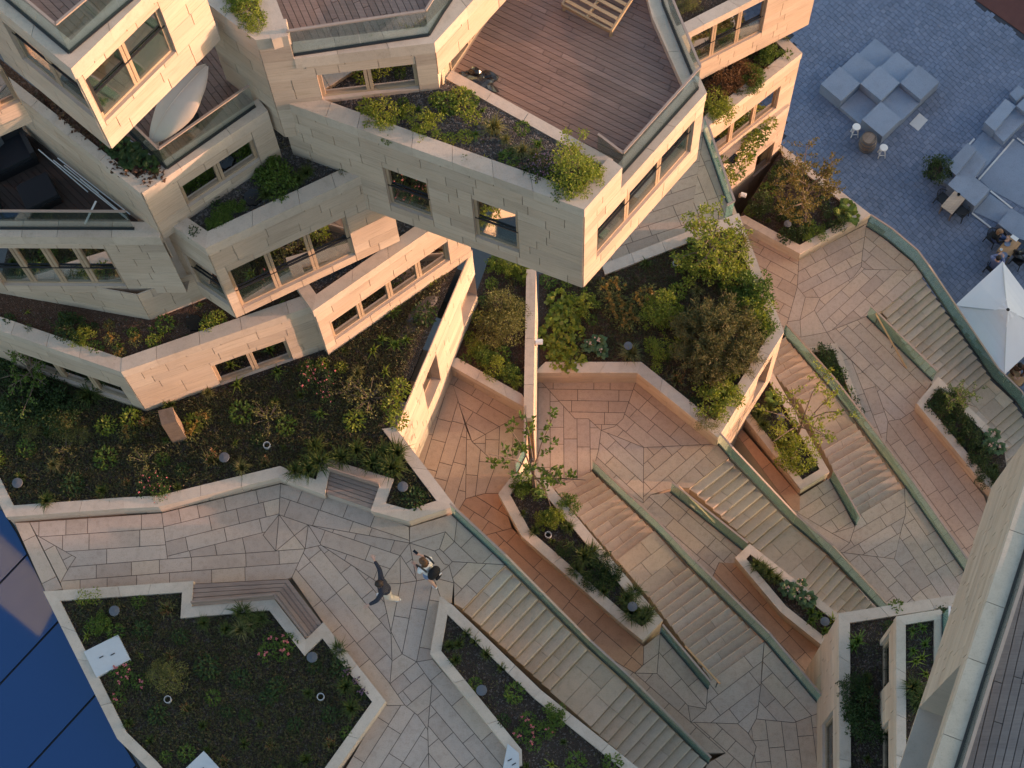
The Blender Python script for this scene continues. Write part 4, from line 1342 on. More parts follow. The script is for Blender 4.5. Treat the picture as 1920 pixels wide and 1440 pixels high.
hatch([(952, 1394), (973, 1412), (974, 1455), (940, 1455)], Z1+0.42, 'pale steel hatch lid in the gravelly bed by the staircase')
LAMPS = [(32, 905, 'G1', 'at the far left of the large dark bed'), (420, 857, 'G1', 'near the stone pillar'), (755, 912, 'G1', 'in the corner beside the small slat bench'),
         (214, 1145, 'G2', 'near the pale hatch of the lower left bed'), (585, 1232, 'G2', 'below the corner bench'), (903, 1294, 'G3', 'in the gravelly bed beside the staircase'),
         (1186, 1137, 'G4', 'among grass at the lower tip of the long narrow bed'), (1547, 1165, 'G5', 'at the lower tip of the hosta bed'),
         (1178, 648, 'T3G', 'in the middle of the warm roof garden'), (1477, 419, 'P7', 'under the golden leaved tree'), (1464, 781, 'G6', 'beside the leafy young tree')]
for x, y, k, w in LAMPS:
    z = BEDS[k][1]
    p = G((x, y), z+0.42)
    root = thing('garden_lamp', 'round dark garden lamp '+w, 'lamp', (*p, z), 'round garden lamps in the beds')
    mb = MB(); mb.lathe((*p, z), [(0.05, -0.05), (0.05, 0.36)], 10); mb.build('post', M['black'], root)
    mb = MB(); mb.lathe((*p, z), [(0.13, 0.36), (0.145, 0.39), (0.14, 0.42), (0.02, 0.435)], 20); mb.build('cap', M['lamp'], root, smooth=False)
for x, y, k, w in [(500, 834, 'G1', 'near the middle of the large dark bed'), (1028, 1002, 'G4', 'in the long narrow bed'), (314, 1311, 'G2', 'in the left half of the lower left bed'), (601, 1306, 'G2', 'in the right half of the lower left bed'), (1267, 493, 'T3G', 'at the top of the warm roof garden')]:
    z = BEDS[k][1]
    p = G((x, y), z+0.15)
    mb = MB()
    n = 18
    for r0, r1, za_, zb2 in ((0.10, 0.10, -0.1, 0.15), (0.10, 0.08, 0.15, 0.15), (0.08, 0.08, 0.15, -0.05)):
        for j in range(n):
            t0, t1 = 2*math.pi*j/n, 2*math.pi*(j+1)/n
            mb.face([(p[0]+r0*math.cos(t0), p[1]+r0*math.sin(t0), z+za_), (p[0]+r0*math.cos(t1), p[1]+r0*math.sin(t1), z+za_), (p[0]+r1*math.cos(t1), p[1]+r1*math.sin(t1), z+zb2), (p[0]+r1*math.cos(t0), p[1]+r1*math.sin(t0), z+zb2)])
    mb.face([(p[0]+0.08*math.cos(2*math.pi*j/n), p[1]+0.08*math.sin(2*math.pi*j/n), z-0.03) for j in range(n)], 1)
    tag(mb.build('pipe_end', [M['pvc'], M['black']]), 'open grey pipe end '+w, 'pipe', 'open pipe ends in the beds')
for x, y, z, w, key in [(364, 605, 25.0, 'in the roof bed of the lowest left block', 'a'), (1372, 295, 8.4, 'in the triangular balcony bed on the right', 'b'), (474, 369, 29.8, 'in the shaded middle roof bed', 'c')]:
    p = G((x, y), z+0.04)
    mb = MB()
    q = [(p[0]+0.24*math.cos(t)*(1 if i % 2 else 0.86), p[1]+0.24*math.sin(t)*(1 if i % 2 else 0.86)) for i, t in enumerate([math.pi/8*k for k in range(16)])]
    mb.prism(q, z-0.05, z+0.05)
    tag(mb.build('drain_cover', M['bag']), 'black square drain cover '+w, 'drain cover')
# rough stone pillar in the garden
q = GL([(296, 770), (323, 763), (331, 790), (303, 797)], 23.5)
M['rough'] = mat_stone('rough_brown_stone', [(0.20, 0.145, 0.11), (0.23, 0.165, 0.125)], (3, 3, 9), veinamt=0.8, speck=0.7)
pl = thing('stone_pillar', 'rough upright stone pillar in the dark bed below the lowest left block', 'pillar', loc_of(q, 21.9))
mb = MB(); mb.prism(q, 21.6, 23.5); mb.build('shaft', M['rough'], pl)
# fallen boulder
def blob(name, c, size, mat, seed, rough=0.25, sub_=3):
    import bmesh
    rr = random.Random(seed)
    bm = bmesh.new()
    bmesh.ops.create_icosphere(bm, subdivisions=sub_, radius=1)
    ph = [(rr.uniform(1, 5), rr.uniform(1, 5), rr.uniform(1, 5), rr.uniform(0, 6)) for _ in range(7)]
    for v in bm.verts:
        d = 1+sum(math.sin(v.co.x*a+v.co.y*b+v.co.z*c_+e) for a, b, c_, e in ph)*rough/3
        v.co = Vector((v.co.x*size[0]*d, v.co.y*size[1]*d, v.co.z*size[2]*d))
    me = bpy.data.meshes.new(name)
    bm.to_mesh(me); bm.free()
    me.materials.append(M[mat])
    o = link(name, me)
    o.location = c
    return o
o = blob('boulder', (*G((783, 590), 22.0), 21.85), (0.7, 0.28, 0.13), 'rock', 3)
o.rotation_euler.z = 0.8
tag(o, 'flat grey boulder lying in the dark soil beside the sunlit wall', 'boulder')
o = blob('rubbish_bag', (*G((905, 152), 31.4), 31.42), (0.36, 0.24, 0.2), 'bag', 11, 0.6)
tag(o, 'crumpled black plastic bag on the large timber deck', 'bag')
o = blob('rubbish_bag', (*G((880, 146), 31.35), 31.38), (0.2, 0.16, 0.15), 'bag', 5, 0.6)
tag(o, 'small black plastic bag beside the larger crumpled bag', 'bag')
# wall lamps
def wall_lamp(px, z, d, label):
    p = G(px, z)
    root = thing('wall_lamp', label, 'wall lamp', (*p, z))
    mb = MB(); mb.tube([(p[0], p[1], z), (p[0]+d[0]*.22, p[1]+d[1]*.22, z)], [0.085, 0.085], 12); mb.build('shade', M['white'], root, smooth=False)
    mb = MB(); mb.box((p[0]-d[0]*.02, p[1]-d[1]*.02, z-0.13), (0.09, 0.09, 0.22)); mb.build('bracket', M['frame'], root)
wall_lamp((1004, 641), Z2+0.9, (1, 0), 'white wall lamp on the dividing wall between two garden beds')
wall_lamp((1389, 364), 7.6, (0.9, -0.3), 'white wall lamp on the stone wall above the golden tree bed')
wall_lamp((1555, 1418), 18.6, (1, 0.1), 'white wall lamp beside the annex door at the bottom')
# pallet bed on the deck
z = 31.25
c0, c1, c3 = G((1146, 56), z+0.34), G((1054, 6), z+0.34), G((1222, -62), z+0.34)
du, dv_ = sub(c1, c0), sub(c3, c0)
pb_ = thing('pallet', 'pine pallet bench on the large timber deck at the top edge', 'pallet', (*c0, z))
def at(u, v): return (c0[0]+du[0]*u+dv_[0]*v, c0[1]+du[1]*u+dv_[1]*v)
for k in range(9):
    a, b = at(0.03, 0.06+k*0.11), at(0.97, 0.06+k*0.11)
    mb = MB(); mb.bar((*a, z+0.33), (*b, z+0.33), 0.085, 0.025); mb.build('slat', M['pallet'], pb_)
for u in (0, 0.5, 1):
    mb = MB(); mb.bar((*at(u, 0), z+0.27), (*at(u, 1), z+0.27), 0.05, 0.11); mb.build('rail', M['pallet'], pb_)
for v in (0, 1):
    mb = MB(); mb.bar((*at(0, v), z+0.26), (*at(1, v), z+0.26), 0.05, 0.12); mb.build('end_board', M['pallet'], pb_)
for u, v in ((0.02, 0.02), (0.98, 0.02), (0.02, 0.98), (0.98, 0.98)):
    p = at(u, v); mb = MB(); mb.box((*p, z+0.11), (0.08, 0.08, 0.22)); mb.build('leg', M['pallet'], pb_)
# cream cover on the upper left terrace
cz = 31.8
p0, p1 = Vector((*G((282, 268), cz+0.15), cz+0.15)), Vector((*G((388, 122), cz+1.5), cz+1.5))
ax = (p1-p0); AL = ax.length; ax.normalize()
sd1 = ax.cross(Vector((0, 0, 1))).normalized(); sd2 = sd1.cross(ax).normalized()
cv = thing('furniture_cover', 'large cream leaf shaped fabric cover standing on the upper left terrace', 'cover', (*G((330, 230), cz), cz))
mb = MB()
rings = []
n = 20
for i in range(15):
    t = i/14
    r = 0.47*math.sin(math.pi*min(1, t*0.96+0.02))**0.8
    kk = len(mb.v)
    for j in range(n):
        th = 2*math.pi*j/n
        rr_ = r*(1+0.025*math.sin(j*5+i))
        mb.v.append(tuple(p0+ax*AL*t+sd1*math.cos(th)*rr_+sd2*math.sin(th)*rr_*0.62))
    rings.append(kk)
for a, b in zip(rings, rings[1:]):
    for j in range(n): mb.f.append([a+j, a+(j+1) % n, b+(j+1) % n, b+j]); mb.m.append(0)
mb.build('fabric', M['cream'], cv, smooth=True)
mb = MB()
mb.tube([p0+ax*AL*i/14+sd2*(0.62*0.47*math.sin(math.pi*min(1, i/14*0.96+0.02))**0.8+0.006)+sd1*0.02 for i in range(15)], 0.012, 5)
mb.build('seam', M['cream'], cv)
mb = MB(); mb.tube([p0+Vector((0, 0, -0.1)), p0+ax*0.15], [0.2, 0.1], 10); mb.build('drawstring_hem', M['cream'], cv)
mb = MB(); c = p0+ax*AL*0.5; mb.lathe((c.x, c.y, cz), [(0.35, 0), (0.35, 0.06), (0.05, 0.1), (0.04, c.z-cz)], 14); mb.build('stand', M['black'], cv)
# dark lounge set and folded drying rack on the left terrace
lz = 29.45
def lounge(px, size, rz, label, back=True):
    p = G(px, lz)
    root = thing('lounge_seat', label, 'sofa', (*p, lz))
    ca, sa = math.cos(rz), math.sin(rz)
    def loc(x, y): return (p[0]+x*ca-y*sa, p[1]+x*sa+y*ca)
    mb = MB(); mb.box((*loc(0, 0), lz+0.17), (size[0], size[1], 0.3), rz); mb.build('frame', M['black'], root)
    mb = MB(); mb.box((*loc(0, 0), lz+0.39), (size[0]*.94, size[1]*.94, 0.14), rz); mb.build('seat_cushion', M['navy'], root)
    if back:
        mb = MB(); mb.box((*loc(0, size[1]*.45), lz+0.6), (size[0]*.95, 0.16, 0.5), rz); mb.build('back_cushion', M['navy'], root)
        for s_ in (-1, 1):
            mb = MB(); mb.box((*loc(s_*size[0]*.47, 0), lz+0.46), (0.12, size[1], 0.35), rz); mb.build('armrest', M['black'], root)
        mb = MB(); mb.box((*loc(-0.2, size[1]*.3), lz+0.62), (0.42, 0.14, 0.36), rz+0.3); mb.build('pillow', M['lamp'], root)
lounge((24, 300), (1.1, 0.85), 0.5, 'dark lounge armchair with pillow on the shaded left terrace')
lounge((78, 372), (0.85, 0.75), 0.5, 'dark lounge footstool in front of the armchair on the shaded left terrace', False)
lounge((-30, 385), (0.8, 0.8), 0.4, 'dark lounge seat at the left edge of the shaded terrace', False)
dr = thing('drying_rack', 'folded white drying rack leaning on the shaded left terrace', 'drying rack', (*G((160, 350), lz), lz))
for k, (pa, pb2) in enumerate([((72, 280), (165, 360)), ((120, 310), (185, 362)), ((100, 300), (240, 412)), ((108, 296), (244, 402)), ((150, 335), (238, 408))]):
    mb = MB(); mb.tube([(*G(pa, lz+0.7), lz+0.7), (*G(pb2, lz+0.4), lz+0.4)], 0.014, 6); mb.build('rod', M['plate'], dr)
mb = MB(); mb.bar((*G((159, 420), lz+0.5), lz+0.5), (*G((180, 377), lz+0.5), lz+0.5), 0.045, 0.02); tag(mb.build('white_slat', M['white']), 'short white slat leaning behind the glass of the left terrace', 'slat')

# ------------------------------------------------------------------ the grey plaza
Ux, Vx = PU*BL, PV*dist(G((1574.4, 124.2), 0.75), G((1541.6, 159.9), 0.75))*-1.0
org = Vector(G((1574.4, 124.2), 0.75))
hts = {(0, 0): .75, (1, 1): .75, (2, 2): .75, (0, 1): .45, (0, 2): .15, (1, 2): .45, (1, 0): .25, (2, 1): .45, (2, 0): .68}
sb = thing('seating_blocks', 'stepped cluster of square grey concrete seating blocks in the plaza', 'seating', (org.x, org.y, 0))
for (i, j), h in hts.items():
    o = org+Ux*i-Vx*j
    g = 0.006
    q = [tuple(o+Ux*a+Vx*b) for a, b in ((g, g), (1-g, g), (1-g, 1-g), (g, 1-g))]
    mb = MB(); mb.prism(q, 0.03, h); mb.build('block', M['concrete'], sb)
def blocks(label, items):
    q0 = GL(items[0][0], items[0][1])
    root = thing('seating_blocks', label, 'seating', loc_of(q0, 0))
    for px, h in items:
        mb = MB(); mb.prism(GL(px, h), 0.02, h); mb.build('block', M['concrete'], root)
blocks('angular grey concrete bench blocks at the right edge of the plaza', [
    ([(1885.6, 185), (1905, 199), (1865, 246), (1846, 229)], .65), ([(1905, 199), (1930, 219), (1908, 240), (1882, 266), (1863, 248)], .45), ([(1906, 198), (1925, 180), (1950, 200), (1930, 218)], .72), ([(1893, 176), (1910, 160), (1925, 172), (1906, 190)], .3)])
blocks('grey concrete bench blocks beside the small pale table', [
    ([(1814, 268), (1831, 281), (1793, 329), (1774, 311)], .65), ([(1831, 281), (1850, 300), (1828, 333), (1793, 329)], .42), ([(1774, 318), (1792, 329), (1777, 346), (1755, 335)], .28), ([(1793, 329), (1828, 333), (1857, 355), (1828, 387), (1777, 346)], .75)])
blocks('grey concrete bench block beside the seated people', [([(1897, 390), (1871, 419), (1905, 445), (1945, 460), (1950, 425)], .45)])
def slab(px, label):
    mb = MB(); mb.prism(GL(px, 0.04), 0.0, 0.04)
    tag(mb.build('paving_slab', M['concrete']), label, 'slab')
slab([(1843, 247), (1880, 272), (1833, 333), (1800, 300)], 'large flush concrete slab between the two groups of bench blocks')
slab([(1902, 262), (1990, 320), (1940, 400), (1858, 356), (1838, 337)], 'large flush concrete slab with cracked joints at the right edge of the plaza')
slab([(1857, 364), (1897, 391), (1872, 418), (1826, 397)], 'flush concrete slab between the small table and the seated people')
for k, (a, b, w) in enumerate([((1901, 261), (1835, 337), 'along the cracked slab'), ((1857, 358), (1898, 391), 'below the cracked slab'), ((1827, 260), (1817, 271), 'at the tip of the narrow bench block'), ((1822, 399), (1858, 427), 'towards the seated people'), ((1907, 259), (1940, 283), 'running out at the right edge')]):
    mb = MB(); mb.bar((*G(a, .05), .05), (*G(b, .05), .05), 0.07, 0.03)
    tag(mb.build('steel_strip', M['steelstrip']), 'pale steel strip in the plaza floor '+w, 'metal strip')
mb = MB()
q = GL([(1723.8, 211.7), (1739.9, 224.8), (1721.6, 245.2), (1704.9, 232)], 0.05)
mb.prism(q, 0, 0.045)
tag(mb.build('manhole_cover', M['plate']), 'pale square manhole cover in the grey plaza beside the stepped blocks', 'manhole cover')
def lp(p, rz, x, y): return (p[0]+x*math.cos(rz)-y*math.sin(rz), p[1]+x*math.sin(rz)+y*math.cos(rz))
def stool(px, label):
    p = G(px, 0.72)
    root = thing('bar_stool', label, 'stool', (*p, 0.03))
    mb = MB(); mb.lathe((*p, 0.03), [(0.15, 0.66), (0.17, 0.68), (0.17, 0.70), (0.15, 0.72)], 18); mb.build('seat', M['white'], root)
    for k in range(4):
        t = math.pi/4+k*math.pi/2
        mb = MB(); mb.bar((p[0]+.1*math.cos(t), p[1]+.1*math.sin(t), .69), (p[0]+.2*math.cos(t), p[1]+.2*math.sin(t), .03), .035); mb.build('leg', M['white'], root)
    mb = MB()
    for k in range(4):
        t, t2 = math.pi/4+k*math.pi/2, math.pi/4+(k+1)*math.pi/2
        mb.bar((p[0]+.165*math.cos(t), p[1]+.165*math.sin(t), .25), (p[0]+.165*math.cos(t2), p[1]+.165*math.sin(t2), .25), .025)
    mb.build('foot_ring', M['white'], root)
stool((1606, 238), 'white bar stool on the left of the wine barrel')
stool((1657, 277), 'white bar stool on the right of the wine barrel')
p = G((1630, 258), 0.95)
br = thing('wine_barrel', 'weathered oak wine barrel used as a standing table in the plaza', 'barrel', (*p, 0.03))
M['barrel'] = mat_wood('weathered_oak', [(0.22, 0.17, 0.13), (0.30, 0.23, 0.18), (0.26, 0.20, 0.16)])
n = 16
for k in range(n):
    mb = MB()
    t0, t1 = 2*math.pi*k/n+0.01, 2*math.pi*(k+1)/n-0.01
    pr = [(0.28, 0), (0.34, .22), (0.365, .47), (0.34, .72), (0.28, .93)]
    for (r0, h0), (r1, h1) in zip(pr, pr[1:]):
        mb.face([(p[0]+r0*math.cos(t0), p[1]+r0*math.sin(t0), .03+h0), (p[0]+r0*math.cos(t1), p[1]+r0*math.sin(t1), .03+h0), (p[0]+r1*math.cos(t1), p[1]+r1*math.sin(t1), .03+h1), (p[0]+r1*math.cos(t0), p[1]+r1*math.sin(t0), .03+h1)])
    mb.build('stave', M['barrel'], br)
for k in range(5):
    y0, y1 = -0.27+k*0.108, -0.27+(k+1)*0.108-0.006
    mb = MB()
    pts = []
    for y in (y0, y1): pts.append(math.sqrt(max(0, .275**2-y*y)))
    mb.prism([lp(p, 0.9, -pts[0], y0), lp(p, 0.9, pts[0], y0), lp(p, 0.9, pts[1], y1), lp(p, 0.9, -pts[1], y1)], 0.9, .925)
    mb.build('head_board', M['barrel'], br)
for h, r in ((.1, .325), (.3, .362), (.64, .362), (.84, .325)):
    mb = MB(); mb.lathe((*p, .03), [(r-.012, h-.03), (r, h-.02), (r, h+.02), (r-.012, h+.03)], 24); mb.build('hoop', M['lamp'], br)
def table(px, h, label, mat):
    q = GL(px, h)
    root = thing('table', label, 'table', loc_of(q, 0.03))
    for k in range(5):
        t0, t1 = k/5+.004, (k+1)/5-.004
        mb = MB(); mb.prism([lerp(q[0], q[1], t0), lerp(q[0], q[1], t1), lerp(q[3], q[2], t1), lerp(q[3], q[2], t0)], h-.03, h, bottom=True); mb.build('top_board', M[mat], root)
    c = loc_of(q, 0)
    for v in q:
        a = lerp(v, (c[0], c[1]), .12)
        mb = MB(); mb.bar((*a, .03), (*a, h-.03), .05); mb.build('leg', M['slat'], root)
    return c
M['oak'] = mat_wood('oak_top', [(0.44, 0.35, 0.27), (0.50, 0.40, 0.31)])
M['oakwarm'] = mat_wood('warm_oak_top', [(0.46, 0.28, 0.14), (0.52, 0.32, 0.17)])
table([(1789.8, 357.4), (1810, 373), (1785, 402), (1764, 386.6)], .75, 'small pale oak café table without guests', 'oak')
table([(1892, 440.5), (1915, 456), (1892, 484.5), (1869, 470)], .75, 'oak café table laid with plates between seated people', 'oakwarm')
table([(1887, 705), (1912, 725), (1925, 712), (1902, 690)], .75, 'warm oak café table half hidden under the white parasol', 'oakwarm')
def chair(px, rz, label):
    p = G(px, 0.45)
    root = thing('chair', label, 'chair', (*p, 0.03))
    mb = MB(); mb.box((*p, .45), (.44, .44, .035), rz); mb.build('seat', M['black'], root)
    for x in (-.19, .19):
        for y in (-.19, .19):
            a = lp(p, rz, x, y); b = lp(p, rz, x*1.25, y*1.25)
            mb = MB(); mb.bar((*a, .44), (*b, .03), .032); mb.build('leg', M['black'], root)
    mb = MB()
    arc = [(*lp(p, rz, .25*math.cos(math.pi*k/10), .05+.24*math.sin(math.pi*k/10)), .8 if 2 < k < 8 else .72) for k in range(11)]
    mb.tube(arc, .018, 6); mb.build('backrest', M['black'], root)
    for k in range(1, 10):
        a = arc[k]; mb = MB(); mb.bar(a, (*lp(p, rz, .2*math.cos(math.pi*k/10), .02+.18*math.sin(math.pi*k/10)), .46), .014); mb.build('spindle', M['black'], root)
fu = math.atan2(PU.y, PU.x)
chair((1768, 372), fu+math.pi/2, 'black spindle chair on the left of the small pale table')
chair((1804, 397), fu-math.pi/2, 'black spindle chair on the right of the small pale table')
chair((1862, 445), fu+math.pi/2, 'black chair carrying the person in the black jacket')
chair((1911, 487), fu-math.pi/2, 'black chair with a dark coat hung over it, right of the laid table')
chair((1862, 502), fu+math.pi, 'black chair carrying the person in the blue shirt')
chair((1903, 738), fu+math.pi, 'black spindle chair below the warm oak table by the parasol')
o = blob('coat', (*G((1910, 478), .7), .68), (.27, .2, .28), 'bag', 21, 0.5)
tag(o, 'dark coat hung over the chair right of the laid table', 'coat')
for px, r, mat, lab, cat, h in [((1889, 456.5), .13, 'blue_plate', 'blue plate nearest the person in the black jacket', 'plate', .02), ((1883, 478), .14, 'blue_plate', 'blue plate nearest the person in the blue shirt', 'plate', .02),
                           ((1877, 468.5), .06, 'white', 'white cup on the left edge of the laid table', 'cup', .08), ((1895, 452), .05, 'rock', 'brown sauce bowl beside the white menu card', 'bowl', .05), ((1891, 481), .05, 'bag', 'black box at the lower edge of the laid table', 'box', .06), ((1797, 366), .07, 'bag', 'black condiment holder on the small pale table', 'holder', .12)]:
    if mat not in M: M[mat] = mat_plain(mat, (.16, .22, .34), .3, spec=.5)
    p = G(px, .78)
    mb = MB(); mb.lathe((*p, .752), [(r*.6, 0), (r, h), (r*.9, h), (r*.55, h*.4)], 16)
    tag(mb.build(cat.replace(' ', '_'), M[mat]), lab, cat)
mb = MB(); q = GL([(1899, 439), (1911, 447), (1906, 453), (1894, 444)], .77); mb.prism(q, .752, .758)
tag(mb.build('menu_card', M['white']), 'white menu card at the upper corner of the laid table', 'menu')
# parasol
zc = 2.55
cs = GL([(1880, 490), (1790, 573), (1883, 703)], zc)
cs.append((cs[0][0]+cs[2][0]-cs[1][0], cs[0][1]+cs[2][1]-cs[1][1]))
cc = loc_of(cs, 0)
pr = thing('parasol', 'large square white parasol at the edge of the plaza', 'parasol', (cc[0], cc[1], 0.03))
apex = (cc[0], cc[1], zc+0.75)
for k in range(4):
    a, b = cs[k], cs[(k+1) % 4]
    m = lerp(a, b, .5)
    for u, v, zu, zv in ((a, m, zc, zc+.04), (m, b, zc+.04, zc)):
        mb = MB()
        pu, pv = (*u, zu), (*v, zv)
        N_ = 6
        for i in range(N_):
            s0, s1 = i/N_, (i+1)/N_
            def pp_(w, t):
                q = lerp(w, apex, t)
                return (q[0], q[1], q[2]-0.09*math.sin(math.pi*t))
            mb.face([pp_(pu, s0), pp_(pv, s0), pp_(pv, s1), pp_(pu, s1)] if i < N_-1 else [pp_(pu, s0), pp_(pv, s0), apex])
        mb.face([pu, pv, (pv[0], pv[1], pv[2]-.1), (pu[0], pu[1], pu[2]-.1)])
        mb.build('canopy_panel', M['canvas'], pr)
mb = MB()
k16 = []
for k in range(16):
    a = lerp(cs[(k//4) % 4], cs[(k//4+1) % 4], (k % 4)/4)
    q = lerp(a, (cc[0], cc[1]), .80)
    k16.append((q[0], q[1], apex[2]-0.12-0.03*(k % 2)))
for k in range(16): mb.face([k16[k], k16[(k+1) % 16], (cc[0], cc[1], apex[2]+.06)])
mb.build('vent_cap', M['canvas'], pr)
mb = MB(); mb.lathe((cc[0], cc[1], apex[2]+.04), [(.05, 0), (.07, .03), (.05, .07)], 12); mb.build('finial', M['black'], pr)
mb = MB(); mb.tube([(cc[0], cc[1], .03), (cc[0], cc[1], apex[2])], .03, 10); mb.build('pole', M['plate'], pr)
mb = MB(); mb.box((cc[0], cc[1], .08), (.8, .8, .1), fu); mb.build('foot', M['black'], pr)
for k in range(4):
    mb = MB(); mb.bar((*cs[k], zc-.02), (cc[0], cc[1], apex[2]-.1), .03); mb.build('rib', M['plate'], pr)

# ------------------------------------------------------------------ people
def skin_fig(name, verts, edges, radii, mat, parent, sub_=2, root=0):
    me = bpy.data.meshes.new(name)
    me.from_pydata([Vector(v) for v in verts], edges, [])
    o = link(name, me, parent, local=True)
    me.materials.append(M[mat])
    o.modifiers.new('Skin', 'SKIN')
    for i, r in enumerate(radii):
        sv = me.skin_vertices[0].data[i]
        sv.radius = (r, r) if isinstance(r, (int, float)) else r
        sv.use_root = (i == root)
    md = o.modifiers.new('Subd', 'SUBSURF')
    md.levels = md.render_levels = sub_
    for p in me.polygons: p.use_smooth = True
    return o
M['skin'] = mat_plain('skin', (.55, .32, .24), .55, var=.08)
M['hairbrown'] = mat_plain('brown_hair', (.12, .06, .03), .7, var=.5, scale=60)
M['hairdark'] = mat_plain('dark_hair', (.03, .02, .015), .7, var=.4, scale=60)
M['denim'] = mat_plain('denim', (.16, .22, .36), .9, var=.2, scale=30)
M['bluejean'] = mat_plain('blue_jeans', (.06, .10, .22), .9, var=.2, scale=30)
M['blueshirt'] = mat_plain('blue_shirt', (.16, .19, .33), .9)
M['whiteshirt'] = mat_plain('white_shirt', (.72, .72, .72), .9)
M['beige'] = mat_plain('beige_trousers', (.62, .53, .44), .9)
M['blackcloth'] = mat_plain('black_cloth', (.012, .012, .014), .95)
M['browncloth'] = mat_plain('brown_cloth', (.13, .06, .035), .95)
m, t, b, N, L = nodes('checked_shirt')
tc = N.new('ShaderNodeTexCoord')
ck = N.new('ShaderNodeTexBrick'); ck.inputs['Scale'].default_value = 9; ck.inputs['Mortar Size'].default_value = 0.03
ck.inputs['Color1'].default_value = (.010, .011, .020, 1); ck.inputs['Color2'].default_value = (.016, .018, .03, 1); ck.inputs['Mortar'].default_value = (.06, .06, .08, 1)
L.new(tc.outputs['Object'], ck.inputs['Vector']); L.new(ck.outputs[0], b.inputs['Base Color']); b.inputs['Roughness'].default_value = .9
M['check'] = m
def person(label, p, z, rz, J, top, bottom, hair, sleeves=1.0, shorts=False, hairlen=0, shoe='lamp', tilt=0):
    """J: joints in the person's own frame, x right, y forward, z up"""
    root = thing('person', label, 'person', (p[0], p[1], z))
    root.rotation_euler.z = rz
    V = lambda k: Vector(J[k])
    nk, pel = V('neck'), V('pelvis')
    mid = (nk+pel)/2+Vector((0, .01, 0))
    hd = V('head')
    verts = [pel, mid, nk-Vector((0, 0, .08)), nk, hd, hd+(hd-nk).normalized()*.09]
    rad = [.10, .10, .105, .055, (.09, .10), (.075, .085)]
    edges = [(0, 1), (1, 2), (2, 3), (3, 4), (4, 5)]
    for s in ('r', 'l'):
        i = len(verts)
        verts += [V(s+'sh'), V(s+'el'), V(s+'wr')]
        rad += [.055, .04, .03]
        edges += [(2, i), (i, i+1), (i+1, i+2)]
        i = len(verts)
        verts += [V(s+'hip'), V(s+'kn'), V(s+'an'), V(s+'to')]
        rad += [.08, .06, .042, .035]
        edges += [(0, i), (i, i+1), (i+1, i+2), (i+2, i+3)]
    skin_fig('body', verts, edges, rad, 'skin', root)
    for s in ('r', 'l'):
        w, e = V(s+'wr'), V(s+'el')
        d = (w-e).normalized()
        q = d.cross(Vector((0, 0, 1)))
        q = q.normalized() if q.length > .1 else Vector((1, 0, 0))
        hv, he, hr = [w-d*.01, w+d*.05, w+d*.09], [(0, 1), (1, 2)], [(.026, .018), (.038, .016), (.034, .014)]
        for k, (off, ln) in enumerate(((-.030, .065), (-.010, .08), (.010, .076), (.029, .055))):
            i = len(hv)
            hv += [w+d*.10+q*off, w+d*(.10+ln*.55)+q*off*1.25+Vector((0, 0, -.008)), w+d*(.10+ln)+q*off*1.4+Vector((0, 0, -.024))]
            hr += [.010, .0085, .007]
            he += [(2, i), (i, i+1), (i+1, i+2)]
        i = len(hv)
        hv += [w+d*.04+q*.042, w+d*.075+q*.066, w+d*.105+q*.07]; hr += [.012, .010, .008]; he += [(1, i), (i, i+1), (i+1, i+2)]
        skin_fig('hand', hv, he, hr, 'skin', root, 1)
        a, to = V(s+'an'), V(s+'to')
        skin_fig('shoe', [a+(a-to)*.25-Vector((0, 0, .02)), (a+to)/2-Vector((0, 0, .005)), to], [(0, 1), (1, 2)], [.045, .05, .042], shoe, root, 1)
    # clothes follow the body
    tv = [pel-Vector((0, 0, .08)), mid, nk-Vector((0, 0, .08)), nk-Vector((0, 0, .01))]
    tr = [.18, .165, .165, .085]
    te = [(0, 1), (1, 2), (2, 3)]
    for s in ('r', 'l'):
        i = len(tv)
        el, wr, sh = V(s+'el'), V(s+'wr'), V(s+'sh')
        tv += [sh, el]; tr += [.085, .066]
        te += [(2, i), (i, i+1)]
        if sleeves >= 1:
            tv.append(wr+(el-wr)*.06); tr.append(.047); te.append((i+1, i+2))
        else: tv[-1] = sh+(el-sh)*.7
    skin_fig('shirt', tv, te, tr, top, root)
    bv, b_r, be = [pel+Vector((0, 0, .05)), pel-Vector((0, 0, .03))], [.165, .165], [(0, 1)]
    for s in ('r', 'l'):
        i = len(bv)
        hip, kn, an = V(s+'hip'), V(s+'kn'), V(s+'an')
        bv += [hip, kn if not shorts else hip+(kn-hip)*.75]; b_r += [.13, .098 if not shorts else .115]; be += [(1, i), (i, i+1)]
        if not shorts: bv.append(an+(kn-an)*.08); b_r.append(.075); be.append((i+1, i+2))
    skin_fig('shorts' if shorts else 'trousers', bv, be, b_r, bottom, root)
    up = (hd-nk).normalized()
    hm = MB()
    def ell(c, r, n=14, mrings=9):
        rings = []
        for i in range(mrings+1):
            ph = math.pi*i/mrings
            k = len(hm.v)
            for j in range(n):
                th = 2*math.pi*j/n
                w_ = 1+.05*math.sin(5*th+3*ph)
                hm.v.append((c.x+r[0]*math.sin(ph)*math.cos(th)*w_, c.y+r[1]*math.sin(ph)*math.sin(th)*w_, c.z+r[2]*math.cos(ph)))
            rings.append(k)
        for a_, b_ in zip(rings, rings[1:]):
            for j in range(n): hm.f.append([a_+j, b_+j, b_+(j+1) % n, a_+(j+1) % n]); hm.m.append(0)
    ell(hd+Vector((0, -.022, .045)), (.105, .118, .098))
    if hairlen: ell(hd+Vector((0, -.085, -.05-hairlen*.3)), (.115, .08, .10+hairlen))
    hm.build('hair', M[hair], root, smooth=True, local=True)
    fm = MB()
    f = Vector((0, .085, .0))
